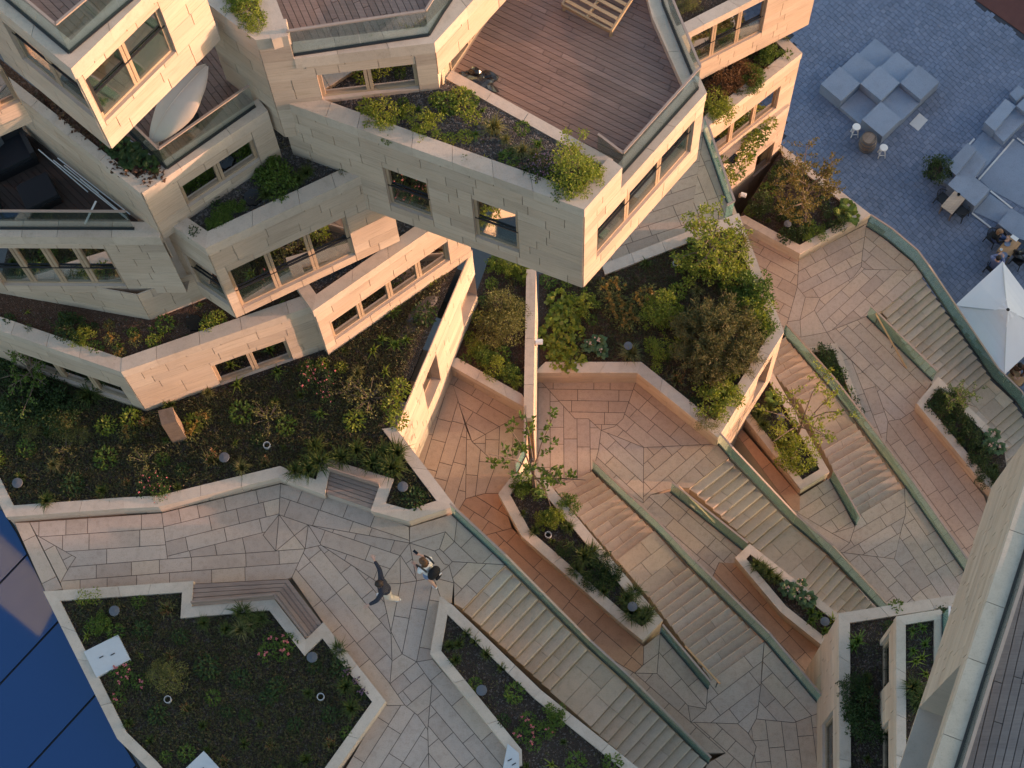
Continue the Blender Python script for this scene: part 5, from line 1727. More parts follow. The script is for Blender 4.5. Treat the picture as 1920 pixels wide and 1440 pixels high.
    fm.tube([hd+f+Vector((0, -.01, .015)), hd+f+Vector((0, .022, -.012))], [.008, .014], 6)
    fm.build('nose', M['skin'], root, local=True)
    for s in (-1, 1):
        em = MB(); c = hd+Vector((s*.032, .082, .03)); em.box(c, (.022, .012, .01)); em.build('eye', M['black'], root, local=True)
        em = MB(); c = hd+Vector((s*.088, -.005, .01)); em.box(c, (.016, .03, .05)); em.build('ear', M['skin'], root, local=True)
    em = MB(); em.box(hd+Vector((0, .085, -.045)), (.04, .012, .008)); em.build('mouth', M['browncloth'], root, local=True)
    return root
walk = dict(pelvis=(0, 0, .95), neck=(0, .10, 1.47), head=(0, .15, 1.60), rsh=(.19, .08, 1.40), lsh=(-.19, .08, 1.40),
            rhip=(.09, 0, .9), lhip=(-.09, 0, .9), rkn=(.10, .16, .5), lkn=(-.1, -.02, .5), ran=(.1, .20, .09), lan=(-.1, -.28, .13), rto=(.12, .36, .04), lto=(-.11, -.14, .04))
man = dict(walk, rel=(.44, .10, 1.42), rwr=(.68, .22, 1.52), lel=(-.36, .24, 1.28), lwr=(-.42, .47, 1.16))
person('man in dark checked shirt and beige trousers walking with both arms spread', G((730, 1121), Z1), Z1, math.radians(95), man, 'check', 'beige', 'hairdark', shoe='whiteshirt')
wom = dict(walk, rel=(.24, .16, 1.16), rwr=(.12, .40, 1.24), lel=(-.25, .1, 1.13), lwr=(-.16, .32, 1.1))
wp = G((808, 1086), Z1)
wr_ = math.radians(50)
woman = person('woman with long brown hair, white top, denim shorts and a black backpack', wp, Z1, wr_, wom, 'whiteshirt', 'denim', 'hairbrown', sleeves=.5, shorts=True, hairlen=.16, shoe='whiteshirt')
bk = thing('backpack', 'black backpack worn by the woman with brown hair', 'backpack', (*wp, Z1+1.0))
bk.rotation_euler.z = wr_
bk.scale = (1.35, 1.15, 1.25)
skin_fig('bag', [(0, -.16, .0), (0, -.20, .2), (0, -.17, .42)], [(0, 1), (1, 2)], [(.16, .12), (.18, .13), (.13, .09)], 'blackcloth', bk, 2)
skin_fig('pocket', [(0, -.32, .06), (0, -.32, .2)], [(0, 1)], [(.11, .05), (.1, .05)], 'blackcloth', bk, 1)
mb = MB(); mb.box((.05, -.345, .3), (.06, .012, .06)); mb.build('patch', M['whiteshirt'], bk, local=True)
for s in (-1, 1):
    mb = MB(); mb.tube([(s*.11, -.1, .42), (s*.12, .05, .52), (s*.12, .2, .38), (s*.13, .1, .1)], .02, 6); mb.build('strap', M['black'], bk, local=True)
ph = lp(wp, wr_, .11, .52)
mb = MB(); mb.box((*ph, Z1+1.28), (.075, .15, .012), wr_); tag(mb.build('phone', M['bag']), 'black phone held out by the woman with the backpack', 'phone')
sit = dict(pelvis=(0, 0, .55), neck=(0, .08, 1.05), head=(0, .14, 1.19), rsh=(.19, .08, .98), lsh=(-.19, .08, .98), rhip=(.1, .05, .52), lhip=(-.1, .05, .52),
           rkn=(.13, .45, .53), lkn=(-.13, .45, .53), ran=(.13, .45, .1), lan=(-.13, .5, .1), rto=(.14, .62, .05), lto=(-.14, .66, .05),
           rel=(.28, .22, .80), rwr=(.12, .46, .82), lel=(-.28, .22, .80), lwr=(-.1, .46, .82))
M['hairblond'] = mat_plain('blond_hair', (.30, .17, .09), .7, var=.4, scale=60)
person('seated person in a black jacket at the laid table', G((1863, 446), .5), .03, math.atan2(-.4, .9)-math.pi/2, sit, 'blackcloth', 'bluejean', 'hairblond', hairlen=.1)
person('seated person in a blue shirt with dark hair below the laid table', G((1862, 502), .5), .03, math.atan2(.8, .55)-math.pi/2, sit, 'blueshirt', 'bluejean', 'hairdark')
person('person in a brown jacket half hidden by the white parasol', G((1905, 692), .5), .03, math.atan2(-.9, -.1)-math.pi/2, sit, 'browncloth', 'blackcloth', 'hairdark')

# ------------------------------------------------------------------ plants
R = random.Random(20)
U = R.uniform
def leaf(mb, p, d, nrm, L, Wd, mi=0):
    d = d.normalized()
    s = d.cross(nrm)
    s = s.normalized() if s.length > 1e-4 else Vector((1, 0, 0))
    n = s.cross(d).normalized()
    a = p
    c = p+d*L-n*L*.12
    m = p+d*L*.48+n*L*.08
    k = len(mb.v)
    mb.v += [tuple(a), tuple(m+s*Wd/2-n*Wd*.1), tuple(c), tuple(m-s*Wd/2-n*Wd*.1)]
    mb.f.append([k, k+1, k+2, k+3]); mb.m.append(mi)
def rdir(up=0.0):
    while True:
        v = Vector((U(-1, 1), U(-1, 1), U(-1, 1)))
        if .05 < v.length < 1: break
    v.normalize(); v.z += up
    return v.normalized()
def shrub_mesh(name, mat, n=900, R_=1.0, H=.8, leafL=.11, clumps=22, spread=.30, acc=None, accn=0, spike=0):
    fo, st = MB(), MB()
    for k in range(clumps):
        t = U(0, 2*math.pi); r = R_*math.sqrt(U(.02, 1))*U(.7, 1.05)
        c = Vector((r*math.cos(t), r*math.sin(t), H*U(.35, 1)*(1.1-.5*(r/R_)**2)))
        if spike and k < spike: c.z = H*U(1.1, 1.5)
        q = Vector((c.x*.4, c.y*.4, c.z*.45))
        st.tube([(c.x*.08, c.y*.08, 0), q, c], [.022, .014, .006], 4, cap=False)
        cr = spread*R_*U(.6, 1.2)
        for i in range(int(n/clumps)):
            o = rdir()*cr*U(.1, 1)**.6
            o.z *= .75
            dd = (o*1.5/cr+rdir(.4)*.8)
            leaf(fo, c+o, dd, rdir(1.4), leafL*U(.6, 1.25), leafL*U(.4, .65))
        for i in range(accn//clumps):
            o = rdir(.8)*cr
            for j in range(5): leaf(fo, c+o, rdir(.5), rdir(1), leafL*.7, leafL*.55, 1)
    mats = [M[mat]]+([M[acc]] if acc else [])
    return fo.mesh(name+'_foliage', mats), st.mesh(name+'_stem', M['bark'])
def herb_mesh(name, mat, n=16, L=.3, Wd=.14, H=.25, acc=None, accn=0, accr=.05):
    fo = MB()
    for i in range(n):
        t = i*2.4+U(-.3, .3)
        e = .15+1.0*(i/n)
        d = Vector((math.cos(t)*math.cos(e*.9), math.sin(t)*math.cos(e*.9), math.sin(e*.9)*.8))
        p = Vector((math.cos(t)*.04, math.sin(t)*.04, H*U(.2, .9)))
        l = L*U(.65, 1.1)
        fo_p = p+Vector((d.x, d.y, 0))*l*.45
        s = d.cross(Vector((0, 0, 1))).normalized()*Wd*l/L
        k = len(fo.v)
        z0 = p.z
        pts = [p, p+d*l*.35-s*.35+Vector((0, 0, .02)), p+d*l*.7-s*.5, p+d*l+Vector((0, 0, -.18*l)), p+d*l*.7+s*.5, p+d*l*.35+s*.35+Vector((0, 0, .02)), p+d*l*.6+Vector((0, 0, .04*l))]
        fo.v += [tuple(q) for q in pts]
        for a, b in ((0, 1), (1, 2), (2, 3), (3, 4), (4, 5), (5, 0)): fo.f.append([k+a, k+b, k+6]); fo.m.append(0)
    for i in range(accn):
        t = U(0, 6.28); r = U(0, L*.7)
        c = Vector((r*math.cos(t), r*math.sin(t), H*U(1.0, 1.5)))
        for j in range(7): leaf(fo, c, rdir(.4), rdir(1), accr*U(.8, 1.4), accr*.9, 1)
    return fo.mesh(name, [M[mat]]+([M[acc]] if acc else []))
def leafy_mesh(name, mat, n=120, R_=.28, H=.28, L=.09, acc=None, accn=0, wd=.6):
    fo = MB()
    for i in range(n):
        t = U(0, 6.28); r = R_*math.sqrt(U(0, 1))
        p = Vector((r*math.cos(t), r*math.sin(t), H*(1-(r/R_)**2*.6)*U(.35, 1)))
        leaf(fo, p, Vector((math.cos(t), math.sin(t), U(-.1, .7)))+rdir()*.6, rdir(1.5), L*U(.6, 1.3), L*wd*U(.8, 1.2))
    for i in range(accn):
        t = U(0, 6.28); r = R_*U(0, .9)
        c = Vector((r*math.cos(t), r*math.sin(t), H*U(.75, 1.02)))
        for j in range(8): leaf(fo, c, rdir(.3), rdir(1), .07*U(.8, 1.3), .06, 1)
    return fo.mesh(name, [M[mat]]+([M[acc]] if acc else []))
def grass_mesh(name, mat, n=90, L=.42, spread=.12, w=.011, droop=.6, acc=None, accn=0):
    fo = MB()
    for i in range(n):
        t = U(0, 6.28); r = spread*U(0, 1)
        b = Vector((r*math.cos(t), r*math.sin(t), 0))
        t2 = t+U(-.7, .7)
        l = L*U(.55, 1.1)
        out = U(.25, 1)*droop
        h = Vector((math.cos(t2), math.sin(t2), 0))
        s = Vector((-h.y, h.x, 0))*w
        m_ = b+h*l*.35*out+Vector((0, 0, l*.62))
        e = b+h*l*(.5+.5*out)*out*1.25+Vector((0, 0, l*(.9-.55*out)))
        k = len(fo.v)
        fo.v += [tuple(b-s), tuple(b+s), tuple(m_+s*.8), tuple(m_-s*.8), tuple(e)]
        fo.f += [[k, k+1, k+2, k+3], [k+3, k+2, k+4]]; fo.m += [0, 0]
    for i in range(accn):
        t = U(0, 6.28); r = L*U(.05, .45)
        c = Vector((r*math.cos(t), r*math.sin(t), L*U(.6, .95)))
        for j in range(4): leaf(fo, c, rdir(.9), rdir(.6), .09, .035, 1)
    return fo.mesh(name, [M[mat]]+([M[acc]] if acc else []))
def needle_shrub(name, mat, n=20000, R_=1.0, H=.8, clumps=120):
    fo, st = MB(), MB()
    for k in range(clumps):
        t = U(0, 6.28); r = R_*math.sqrt(U(.01, 1))*U(.75, 1.02)
        c = Vector((r*math.cos(t), r*math.sin(t), H*(1.05-.75*(r/R_)**1.6)*U(.75, 1)))
        st.tube([(0, 0, .05), (c.x*.5, c.y*.5, c.z*.6), c], [.02, .012, .005], 4, cap=False)
        ax_ = Vector((c.x, c.y, c.z*.8+.2)).normalized()
        for i in range(n//clumps):
            p = c+ax_*U(-.30, .10)+rdir()*.08
            d = ax_*.6+rdir()*.9
            leaf(fo, p, d, rdir(.5), U(.08, .14), .014)
    return fo.mesh(name+'_foliage', M[mat]), st.mesh(name+'_stem', M['bark'])
def tree_mesh(name, mat, height=3.2, spread=1.5, limbs=7, twigs=7, leaves=13, leafL=.10, open_=1.0, base=.35, lean=(0, 0)):
    tr, fo = MB(), MB()
    top = Vector((lean[0], lean[1], height*.62))
    m1 = Vector((top.x*.4+U(-.05, .05), top.y*.4, height*.3))
    tr.tube([(0, 0, -.1), m1, top], [.06, .045, .028], 7)
    for k in range(limbs):
        t = k*2.4+U(-.3, .3)
        f = base+(1-base)*k/limbs
        s = lerp((0, 0, 0), tuple(m1), f/.5) if f < .5 else lerp(tuple(m1), tuple(top), (f-.5)/.5)
        s = Vector(s)
        ln = spread*U(.7, 1.1)*(1.05-.4*f)
        e = s+Vector((math.cos(t)*ln, math.sin(t)*ln, height*U(.18, .42)))
        mid = (s+e)/2+Vector((0, 0, .12))+rdir()*.08
        tr.tube([s, mid, e], [.026, .017, .008], 5, cap=False)
        for q in range(twigs):
            u = U(.25, 1.0)
            a = Vector(lerp(tuple(s), tuple(mid), u*2)) if u < .5 else Vector(lerp(tuple(mid), tuple(e), (u-.5)*2))
            d = rdir(.35)
            b = a+d*spread*U(.15, .38)*open_
            tr.tube([a, b], [.008, .004], 4, cap=False)
            for i in range(leaves):
                p = a+(b-a)*U(.3, 1.1)+rdir()*.07*open_
                leaf(fo, p, rdir(.15)+d*.6, rdir(1.3), leafL*U(.6, 1.2), leafL*U(.45, .65))
    return fo.mesh(name+'_foliage', M[mat]), tr.mesh(name+'_trunk', M['bark'])

LIB = {}
LIB['shrub_lime'] = [shrub_mesh('lime', 'lime', 1300, leafL=.13) for _ in range(2)]
LIB['shrub_green'] = [shrub_mesh('green', 'green', 1300, leafL=.14) for _ in range(2)]
LIB['shrub_dark'] = [shrub_mesh('dark', 'dark', 1300, leafL=.14, clumps=26) for _ in range(2)]
LIB['shrub_olive'] = [shrub_mesh('olive', 'olive', 1700, leafL=.075, clumps=34) for _ in range(2)]
LIB['shrub_rust'] = [shrub_mesh('rust', 'rust', 1400, leafL=.08, clumps=30)]
LIB['shrub_rose'] = [shrub_mesh('rose', 'green', 520, leafL=.13, clumps=16, acc='pink', accn=16), shrub_mesh('rose2', 'dark', 520, leafL=.13, clumps=16, acc='pink', accn=16)]
LIB['shrub_bare'] = [shrub_mesh('bare', 'olive', 260, leafL=.11, clumps=26, spread=.2)]
LIB['shrub_corner'] = [shrub_mesh('corner', 'lime', 2600, leafL=.10, clumps=40, spike=5, H=1.1)]
LIB['shrub_mauve'] = [shrub_mesh('mauve', 'dark', 700, leafL=.12, acc='mauve', accn=90)]
LIB['needle'] = [needle_shrub('mugo', 'needle')]
LIB['hosta'] = [herb_mesh('hosta', 'blue', 17, .27, .15, .24, 'pale', 5, .04), herb_mesh('hosta2', 'blue', 14, .25, .15, .20, 'pale', 4, .04)]
LIB['broad'] = [herb_mesh('broad', 'green', 16, .34, .2, .22), herb_mesh('broad2', 'lime', 18, .32, .22, .2)]
LIB['bergenia'] = [herb_mesh('bergenia', 'dark', 15, .3, .2, .18)]
LIB['purple'] = [leafy_mesh('purple', 'purple', 80, .3, .22, .13, wd=.8)]
LIB['lady'] = [leafy_mesh('lady', 'lime', 60, .3, .2, .17, wd=.95)]
LIB['leafy_lime'] = [leafy_mesh('leafylime', 'lime', 170) for _ in range(2)]
LIB['leafy_green'] = [leafy_mesh('leafygreen', 'green', 150) for _ in range(2)]
LIB['leafy_dark'] = [leafy_mesh('leafydark', 'dark', 150) for _ in range(2)]
LIB['leafy_pink'] = [leafy_mesh('leafypink', 'green', 110, acc='pink', accn=3)]
LIB['leafy_orange'] = [leafy_mesh('leafyorange', 'olive', 130, R_=.26, H=.32, L=.07, acc='orange', accn=8)]
LIB['leafy_mauve'] = [leafy_mesh('leafymauve', 'dark', 120, acc='mauve', accn=9)]
LIB['grass'] = [grass_mesh('grassa', 'grass'), grass_mesh('grassb', 'grass', 70, .34, .1)]
LIB['straw'] = [grass_mesh('strawa', 'straw', 110, .5, .12, droop=.8)]
LIB['spiky'] = [grass_mesh('spiky', 'green', 26, .3, .03, .022, .95), grass_mesh('spiky2', 'lime', 24, .28, .03, .022, .95)]
LIB['sedge'] = [grass_mesh('sedge', 'grass', 150, .5, .16, droop=.8)]
LIB['orangegrass'] = [grass_mesh('orangegrass', 'straw', 60, .4, .14, acc='rust', accn=6)]
LIB['tree_gold'] = [tree_mesh('goldtree', 'gold', 3.4, 1.6, 12, 11, 22, .095, base=.22)]
LIB['tree_thin'] = [tree_mesh('thintree', 'green', 3.6, 1.35, 8, 5, 15, .12, open_=.75, base=.35)]
LIB['tree_young'] = [tree_mesh('youngtree', 'lime', 3.0, 1.5, 9, 7, 14, .11, base=.2)]
LIB['bush_bright'] = [tree_mesh('brightbush', 'lime', 2.4, 1.25, 12, 11, 17, .11, base=.05)]
LIB['tree_small'] = [tree_mesh('smalltree', 'green', 2.0, 1.1, 8, 6, 14, .10, base=.1)]

WORD = {'shrub_lime': ('bright lime green shrub', 'shrub'), 'shrub_green': ('fresh green leafy shrub', 'shrub'), 'shrub_dark': ('dense dark green shrub', 'shrub'), 'shrub_olive': ('fine leaved olive green shrub', 'shrub'),
 'shrub_rust': ('dry rusty brown shrub', 'shrub'), 'shrub_rose': ('loose rose bush with pink flowers', 'rose bush'), 'shrub_bare': ('sparse shrub of mostly bare twigs', 'shrub'), 'shrub_corner': ('tall bushy lime green shrub', 'shrub'),
 'shrub_mauve': ('low shrub with mauve flowers', 'shrub'), 'needle': ('broad brownish pine shrub with fine needles', 'pine shrub'), 'hosta': ('hosta with large bluish leaves and pale flowers', 'hosta'), 'broad': ('broad leaved green perennial', 'plant'),
 'bergenia': ('dark broad leaved perennial', 'plant'), 'purple': ('purple brown leaved perennial', 'plant'), 'lady': ('low lime green plant with round leaves', 'plant'), 'leafy_lime': ('small lime green leafy plant', 'plant'),
 'leafy_green': ('small green leafy plant', 'plant'), 'leafy_dark': ('small dark green leafy plant', 'plant'), 'leafy_pink': ('small green plant with pink flowers', 'plant'), 'leafy_orange': ('small plant with orange flower heads', 'plant'),
 'leafy_mauve': ('small plant with mauve flowers', 'plant'), 'grass': ('small tuft of green grass', 'grass tuft'), 'straw': ('feathery tuft of pale yellowish grass', 'grass tuft'), 'spiky': ('small star shaped spiky plant', 'plant'),
 'sedge': ('large arching tuft of green grass', 'grass tuft'), 'orangegrass': ('small tuft of grass with rusty flower spikes', 'grass tuft'),
 'tree_gold': ('small tree with golden brown leaves', 'tree'), 'tree_thin': ('thin young tree with sparse dark green leaves', 'tree'), 'tree_young': ('young tree with scattered yellowish green leaves', 'tree'), 'bush_bright': ('tall bright yellow green bush', 'bush'), 'tree_small': ('small green multi stemmed tree', 'tree')}
NAME = {'tree': 'tree', 'shrub': 'shrub', 'rose bush': 'rose_bush', 'pine shrub': 'pine_shrub', 'hosta': 'hosta', 'plant': 'plant', 'grass tuft': 'grass_tuft', 'bush': 'bush'}
PLACE = {'G1': 'in the large dark bed', 'G2': 'in the lower left bed', 'G3': 'in the gravelly stair bed', 'G4': 'in the long narrow bed', 'G5': 'in the small stair bed',
 'G6': 'in the young tree bed', 'G7': 'in the thin triangular bed', 'P7': 'in the plaza edge bed', 'P8': 'in the parasol stair bed', 'T3G': 'in the warm roof garden', 'T2G': 'beside the dividing wall',
 'L4': 'on the lowest left roof', 'L5': 'above the four windows', 'L3': 'in the shaded middle bed', 'L2': 'below the cream cover', 'C1': 'in the cantilever roof bed', 'C2': 'in the small top bed',
 'R1b': 'on the upper right balcony', 'R1c': 'on the triangular right balcony', 'R1a': 'on the topmost right bed', 'A1': 'on the long annex roof', 'A2': 'on the small annex roof'}
PLANTED = {}
ALLPLANTS = []
def plant(kind, px, key, size, extra='', lift=0.0, world=None, z=None):
    """size: half width in metres for shrubs and trees scaled from their unit; px is where its middle is seen"""
    z = BEDS[key][1] if z is None else z
    w, cat = WORD[kind]
    p = world or G(px, z+lift)
    v = R.choice(LIB[kind])
    label = (w+' '+(extra or PLACE[key]))
    grp = w+' '+PLACE[key]
    rz = U(0, 6.28)
    if isinstance(v, tuple):
        o = thing(NAME[cat], label, cat, (*p, z), grp)
        o.rotation_euler.z = rz; o.scale = (size, size, size)
        parts = ('foliage', 'trunk' if cat == 'tree' else 'stem')
        for nm, me in zip(parts, v): link(nm, me, o, local=True)
    else:
        o = link(NAME[cat], v)
        tag(o, label, cat, grp)
        o.location = (*p, z); o.rotation_euler.z = rz; o.scale = (size, size, size*U(.85, 1.15))
    PLANTED.setdefault(key, []).append((p[0], p[1], size*.5))
    ALLPLANTS.append((o, label, project((*p, z))))
    return o
def scatter(key, mix, n, smin=.7, smax=1.3, gap=.22):
    poly, z = BEDS[key]
    xs = [p[0] for p in poly]; ys = [p[1] for p in poly]
    done = tries = 0
    while done < n and tries < n*60:
        tries += 1
        p = (U(min(xs), max(xs)), U(min(ys), max(ys)))
        if not inside(p, poly): continue
        q = project((*p, z))
        if not (-30 < q[0] < 1950 and -30 < q[1] < 1470): continue
        s = U(smin, smax)
        if any(math.hypot(p[0]-a, p[1]-b) < gap*s+c for a, b, c in PLANTED.get(key, [])): continue
        if key in AVOID and any(inside(q, a) for a in AVOID[key]): continue
        plant(R.choice(mix), None, key, s, world=p)
        done += 1
def cover(key, dens_leaf, dens_chip, lmat='litter'):
    poly, z = BEDS[key]
    xs = [p[0] for p in poly]; ys = [p[1] for p in poly]
    A_ = abs(area(poly))
    mb = MB()
    for i in range(int(A_*(dens_leaf+dens_chip))):
        p = (U(min(xs), max(xs)), U(min(ys), max(ys)))
        if not inside(p, poly): continue
        if key in AVOID and any(inside(project((*p, z)), a) for a in AVOID[key]): continue
        if U(0, 1) < dens_leaf/(dens_leaf+dens_chip):
            if U(0, 1) < .55:
                for j in range(R.randint(1, 4)):
                    leaf(mb, Vector((p[0]+U(-.06, .06), p[1]+U(-.06, .06), z+U(.01, .08))), rdir(.2), rdir(1.5), U(.04, .11), U(.02, .055), 0)
            else:
                for j in range(R.randint(2, 5)):
                    leaf(mb, Vector((p[0]+U(-.04, .04), p[1]+U(-.04, .04), z)), rdir(.9), rdir(.3), U(.10, .26), U(.008, .016), 0)
        else:
            s = U(.012, .04)
            k = len(mb.v)
            for j in range(4):
                mb.v.append((p[0]+s*U(-1, 1), p[1]+s*U(-1, 1), z+(0 if j < 3 else s*.9)))
            mb.f += [[k, k+1, k+3], [k+1, k+2, k+3], [k+2, k, k+3]]; mb.m += [1, 1, 1]
    mb.build('ground_cover', [M[lmat], M['chips']], kind='stuff')
AVOID = {'G1': [[(-60, 500), (282, 600), (268, 780), (620, 665), (860, 470), (900, 400), (600, 300), (-60, 300)], [(605, 940), (605, 860), (745, 900), (720, 985)]],
         'G2': [[(350, 1085), (350, 1150), (508, 1137), (568, 1215), (615, 1175), (545, 1080)], [(150, 1220), (225, 1185), (250, 1240), (180, 1275)], [(330, 1450), (382, 1400), (430, 1460)]],
         'L4': [[(-60, 570), (280, 603), (385, 560), (600, 430), (-60, 430)], [(380, 560), (458, 611), (700, 470), (500, 430)]],
         'L3': [[(345, 425), (330, 360), (488, 290), (560, 230), (420, 240)]], 'C1': [], 'A1': [[(1684, 1158), (1770, 1145), (1800, 1500), (1684, 1500)]],
         'T3G': [], 'G3': [[(935, 1390), (980, 1390), (980, 1480), (935, 1480)]], 'R1b': [[(1290, 160), (1515, 48), (1480, 20), (1290, 100)]], 'R1c': [[(1330, 292), (1460, 212), (1440, 150), (1300, 250)]],
         'T2G': [[(830, 690), (916, 478), (860, 460), (780, 690)]]}

# heroes, where the photo shows them
for x, y, s in ((716, 214, .42), (800, 228, .40), (764, 204, .22)): plant('shrub_lime', (x, y), 'C1', s, lift=.25)
for x, y, s in ((925, 240, 1.0), (978, 282, .8), (1000, 290, .7), (948, 258, .6)): plant('straw', (x, y), 'C1', s, lift=.2)
plant('shrub_corner', (1078, 312), 'C1', .62, 'at the tip of the cantilever roof bed', lift=.4)
plant('shrub_lime', (1110, 322), 'C1', .36, lift=.3)
plant('shrub_mauve', (1020, 312), 'C1', .42, 'beside the tall shrub of the cantilever bed', lift=.2)
plant('shrub_green', (1062, 350), 'C1', .36, lift=.2)
for x, y in ((692, 208), (838, 196), (832, 214), (880, 190), (862, 184), (886, 222), (872, 258), (842, 262), (820, 190), (846, 206), (905, 210), (955, 300), (938, 292), (892, 255), (1010, 275), (870, 205), (955, 320), (1010, 345)): plant(R.choice(('leafy_lime', 'leafy_green', 'spiky')), (x, y), 'C1', U(.5, .95))
for x, y in ((985, 318), (1000, 330), (1035, 330), (960, 285)): plant('grass', (x, y), 'C1', .8, lift=.1)
for x, y in ((727, 258), (872, 296)): plant('leafy_green', (x, y), 'C1', .5, 'trailing over the front coping of the cantilever', lift=.1)
for x, y, s in ((465, 14, .38), (475, 40, .3), (440, 5, .3)): plant('shrub_lime', (x, y), 'C2', s, lift=.2)
for x, y, s in ((75, 183, .8), (92, 200, .9), (108, 222, 1.0), (135, 243, .9), (152, 258, .8), (205, 312, .9), (225, 325, .9), (245, 330, .9), (280, 328, .95), (262, 338, .9), (180, 275, .9)): plant('purple', (x+14, y-10), 'L2', s*.8, lift=.2)
for x, y, s in ((215, 280, .9), (235, 298, 1.0), (195, 268, .8), (262, 300, 1.0), (278, 310, .8), (228, 270, .8), (250, 285, .9)): plant('bergenia', (x+4, y-2), 'L2', s, lift=.2)
plant('shrub_green', (517, 322), 'L3', .55, 'at the inner corner of the shaded middle bed', lift=.5)
plant('shrub_green', (494, 328), 'L3', .35, lift=.3)
for x, y, s in ((412, 402, .3), (430, 388, .26), (398, 415, .22), (446, 380, .2)): plant('shrub_green', (x, y), 'L3', s, lift=.2)
for x, y in ((575, 325), (560, 338), (530, 358), (545, 345), (500, 365)): plant('sedge', (x, y), 'L3', .7, lift=.1)
plant('shrub_dark', (130, 615), 'L4', .45, 'at the left of the lowest roof bed', lift=.2)
plant('shrub_lime', (152, 632), 'L4', .35, lift=.2)
for x, y in ((205, 612), (212, 640), (225, 650), (250, 625), (310, 610), (285, 618), (385, 595), (408, 600), (390, 614), (305, 628), (225, 665), (180, 655), (288, 640), (320, 655), (255, 640)): plant(R.choice(('leafy_lime', 'leafy_green', 'leafy_orange', 'spiky')), (x, y), 'L4', U(.5, .85))
plant('tree_small', (60, 700), 'G1', .95, 'in the dark upper left corner of the large bed', lift=.6)
for x, y, s in ((40, 770, .7), (110, 775, .6), (20, 690, .6), (90, 740, .6)): plant('shrub_dark', (x, y), 'G1', s, lift=.3)
for x, y, s in ((115, 795, .45), (60, 800, .4), (15, 800, .3), (150, 815, .3)): plant('shrub_olive', (x, y), 'G1', s, lift=.2)
for x, y in ((200, 800), (245, 785), (240, 815), (275, 800), (365, 795), (385, 785), (360, 815)): plant(R.choice(('orangegrass', 'leafy_lime', 'leafy_orange')), (x, y), 'G1', 1.0)
for x, y, s in ((590, 705, .5), (280, 905, .42), (300, 920, .34), (575, 690, .3), (610, 735, .4)): plant('shrub_rose', (x, y), 'G1', s, lift=.2)
for x, y, s in ((690, 740, .7), (500, 780, .55), (270, 860, .5), (120, 840, .4), (650, 730, .5)): plant('shrub_bare', (x, y), 'G1', s, lift=.3)
for x, y in ((715, 640), (762, 640), (700, 660), (722, 700), (742, 650)): plant('spiky', (x, y), 'G1', U(.9, 1.3))
for x, y, s in ((735, 880, 1.3), (700, 870, 1.2), (600, 870, 1.3), (580, 880, 1.1), (745, 850, 1.2), (640, 860, 1.1), (555, 885, 1.0), (670, 845, 1.0), (720, 850, 1.0), (590, 840, 1.0)): plant('sedge', (x, y), 'G1', s, lift=.1)
for x, y in ((750, 730), (735, 760), (745, 790)): plant('leafy_lime', (x, y), 'G1', 1.0)
for x, y, s in ((455, 1150, 1.0), (470, 1170, .9), (490, 1160, .8), (425, 1180, .7)): plant('sedge', (x, y), 'G2', s, lift=.1)
plant('straw', (452, 1180), 'G2', 1.0, lift=.1)
plant('shrub_green', (185, 1170), 'G2', .35, 'near the lamp of the lower left bed', lift=.2)
for x, y in ((157, 1120), (180, 1118)): plant('leafy_lime', (x, y), 'G2', .75)
for x, y, s in ((315, 1275, .55), (300, 1265, .4)): plant('shrub_olive', (x, y), 'G2', s, lift=.15)
for x, y in ((216, 1255), (235, 1252), (243, 1272), (264, 1280), (222, 1312), (508, 1202), (542, 1205), (500, 1225), (530, 1225), (228, 1282)): plant('leafy_pink', (x, y), 'G2', U(.6, .9))
for x, y, s in ((520, 1290, .9), (505, 1310, .8), (650, 1290, .9), (640, 1255, .9), (660, 1330, .9), (620, 1340, .8), (635, 1220, .8)): plant(R.choice(('sedge', 'leafy_dark')), (x, y), 'G2', s)
for x, y in ((650, 1262), (668, 1280), (680, 1300)): plant('leafy_mauve', (x, y), 'G2', .6)
for x, y in ((860, 1210), (875, 1190), (845, 1212), (890, 1205), (912, 1228), (940, 1255), (855, 1240)): plant('grass', (x, y), 'G3', .9)
plant('shrub_green', (1030, 1345), 'G3', .40, 'beside the long staircase of the gravelly bed', lift=.2)
for x, y in ((995, 1365), (1025, 1372), (975, 1380), (990, 1350), (1000, 1395)): plant('leafy_pink', (x, y), 'G3', .7)
for x, y in ((965, 1300), (955, 1310), (1035, 1435), (1080, 1430), (1150, 1430)): plant(R.choice(('leafy_green', 'spiky')), (x, y), 'G3', .9)
plant('tree_thin', (1002, 900), 'G4', 1.25, 'atop the long narrow bed', lift=.8)
for x, y, s in ((1065, 945, .35), (990, 920, .4), (975, 905, .3), (1030, 970, .3)): plant('shrub_green', (x, y), 'G4', s, lift=.3)
for x, y, s in ((1040, 972, .5), (1018, 975, .4)): plant('shrub_lime', (x, y), 'G4', s*.7, lift=.15)
for x, y, s in ((1185, 1150, 1.3), (1205, 1160, 1.1), (1175, 1125, 1.1), (1215, 1150, 1.0), (1095, 1045, 1.3), (1080, 1070, 1.0), (1110, 1035, 1.0), (1190, 1110, 1.0)): plant('sedge', (x, y), 'G4', s*.9, lift=.1)
for x, y, s in ((1125, 1050, .35), (1150, 1075, .32), (1140, 1090, .3), (1110, 1090, .35), (1060, 1030, .3)): plant('shrub_dark', (x, y), 'G4', s, lift=.15)
for x, y, s in ((1495, 1112, 1.3), (1478, 1105, 1.1), (1515, 1125, 1.1), (1500, 1095, .9)): plant('hosta', (x, y), 'G5', s, lift=.15)
for x, y, s in ((1418, 1060, 1.0), (1440, 1075, 1.0), (1430, 1065, .9), (1455, 1085, .9)): plant('sedge', (x, y), 'G5', s*.8, lift=.1)
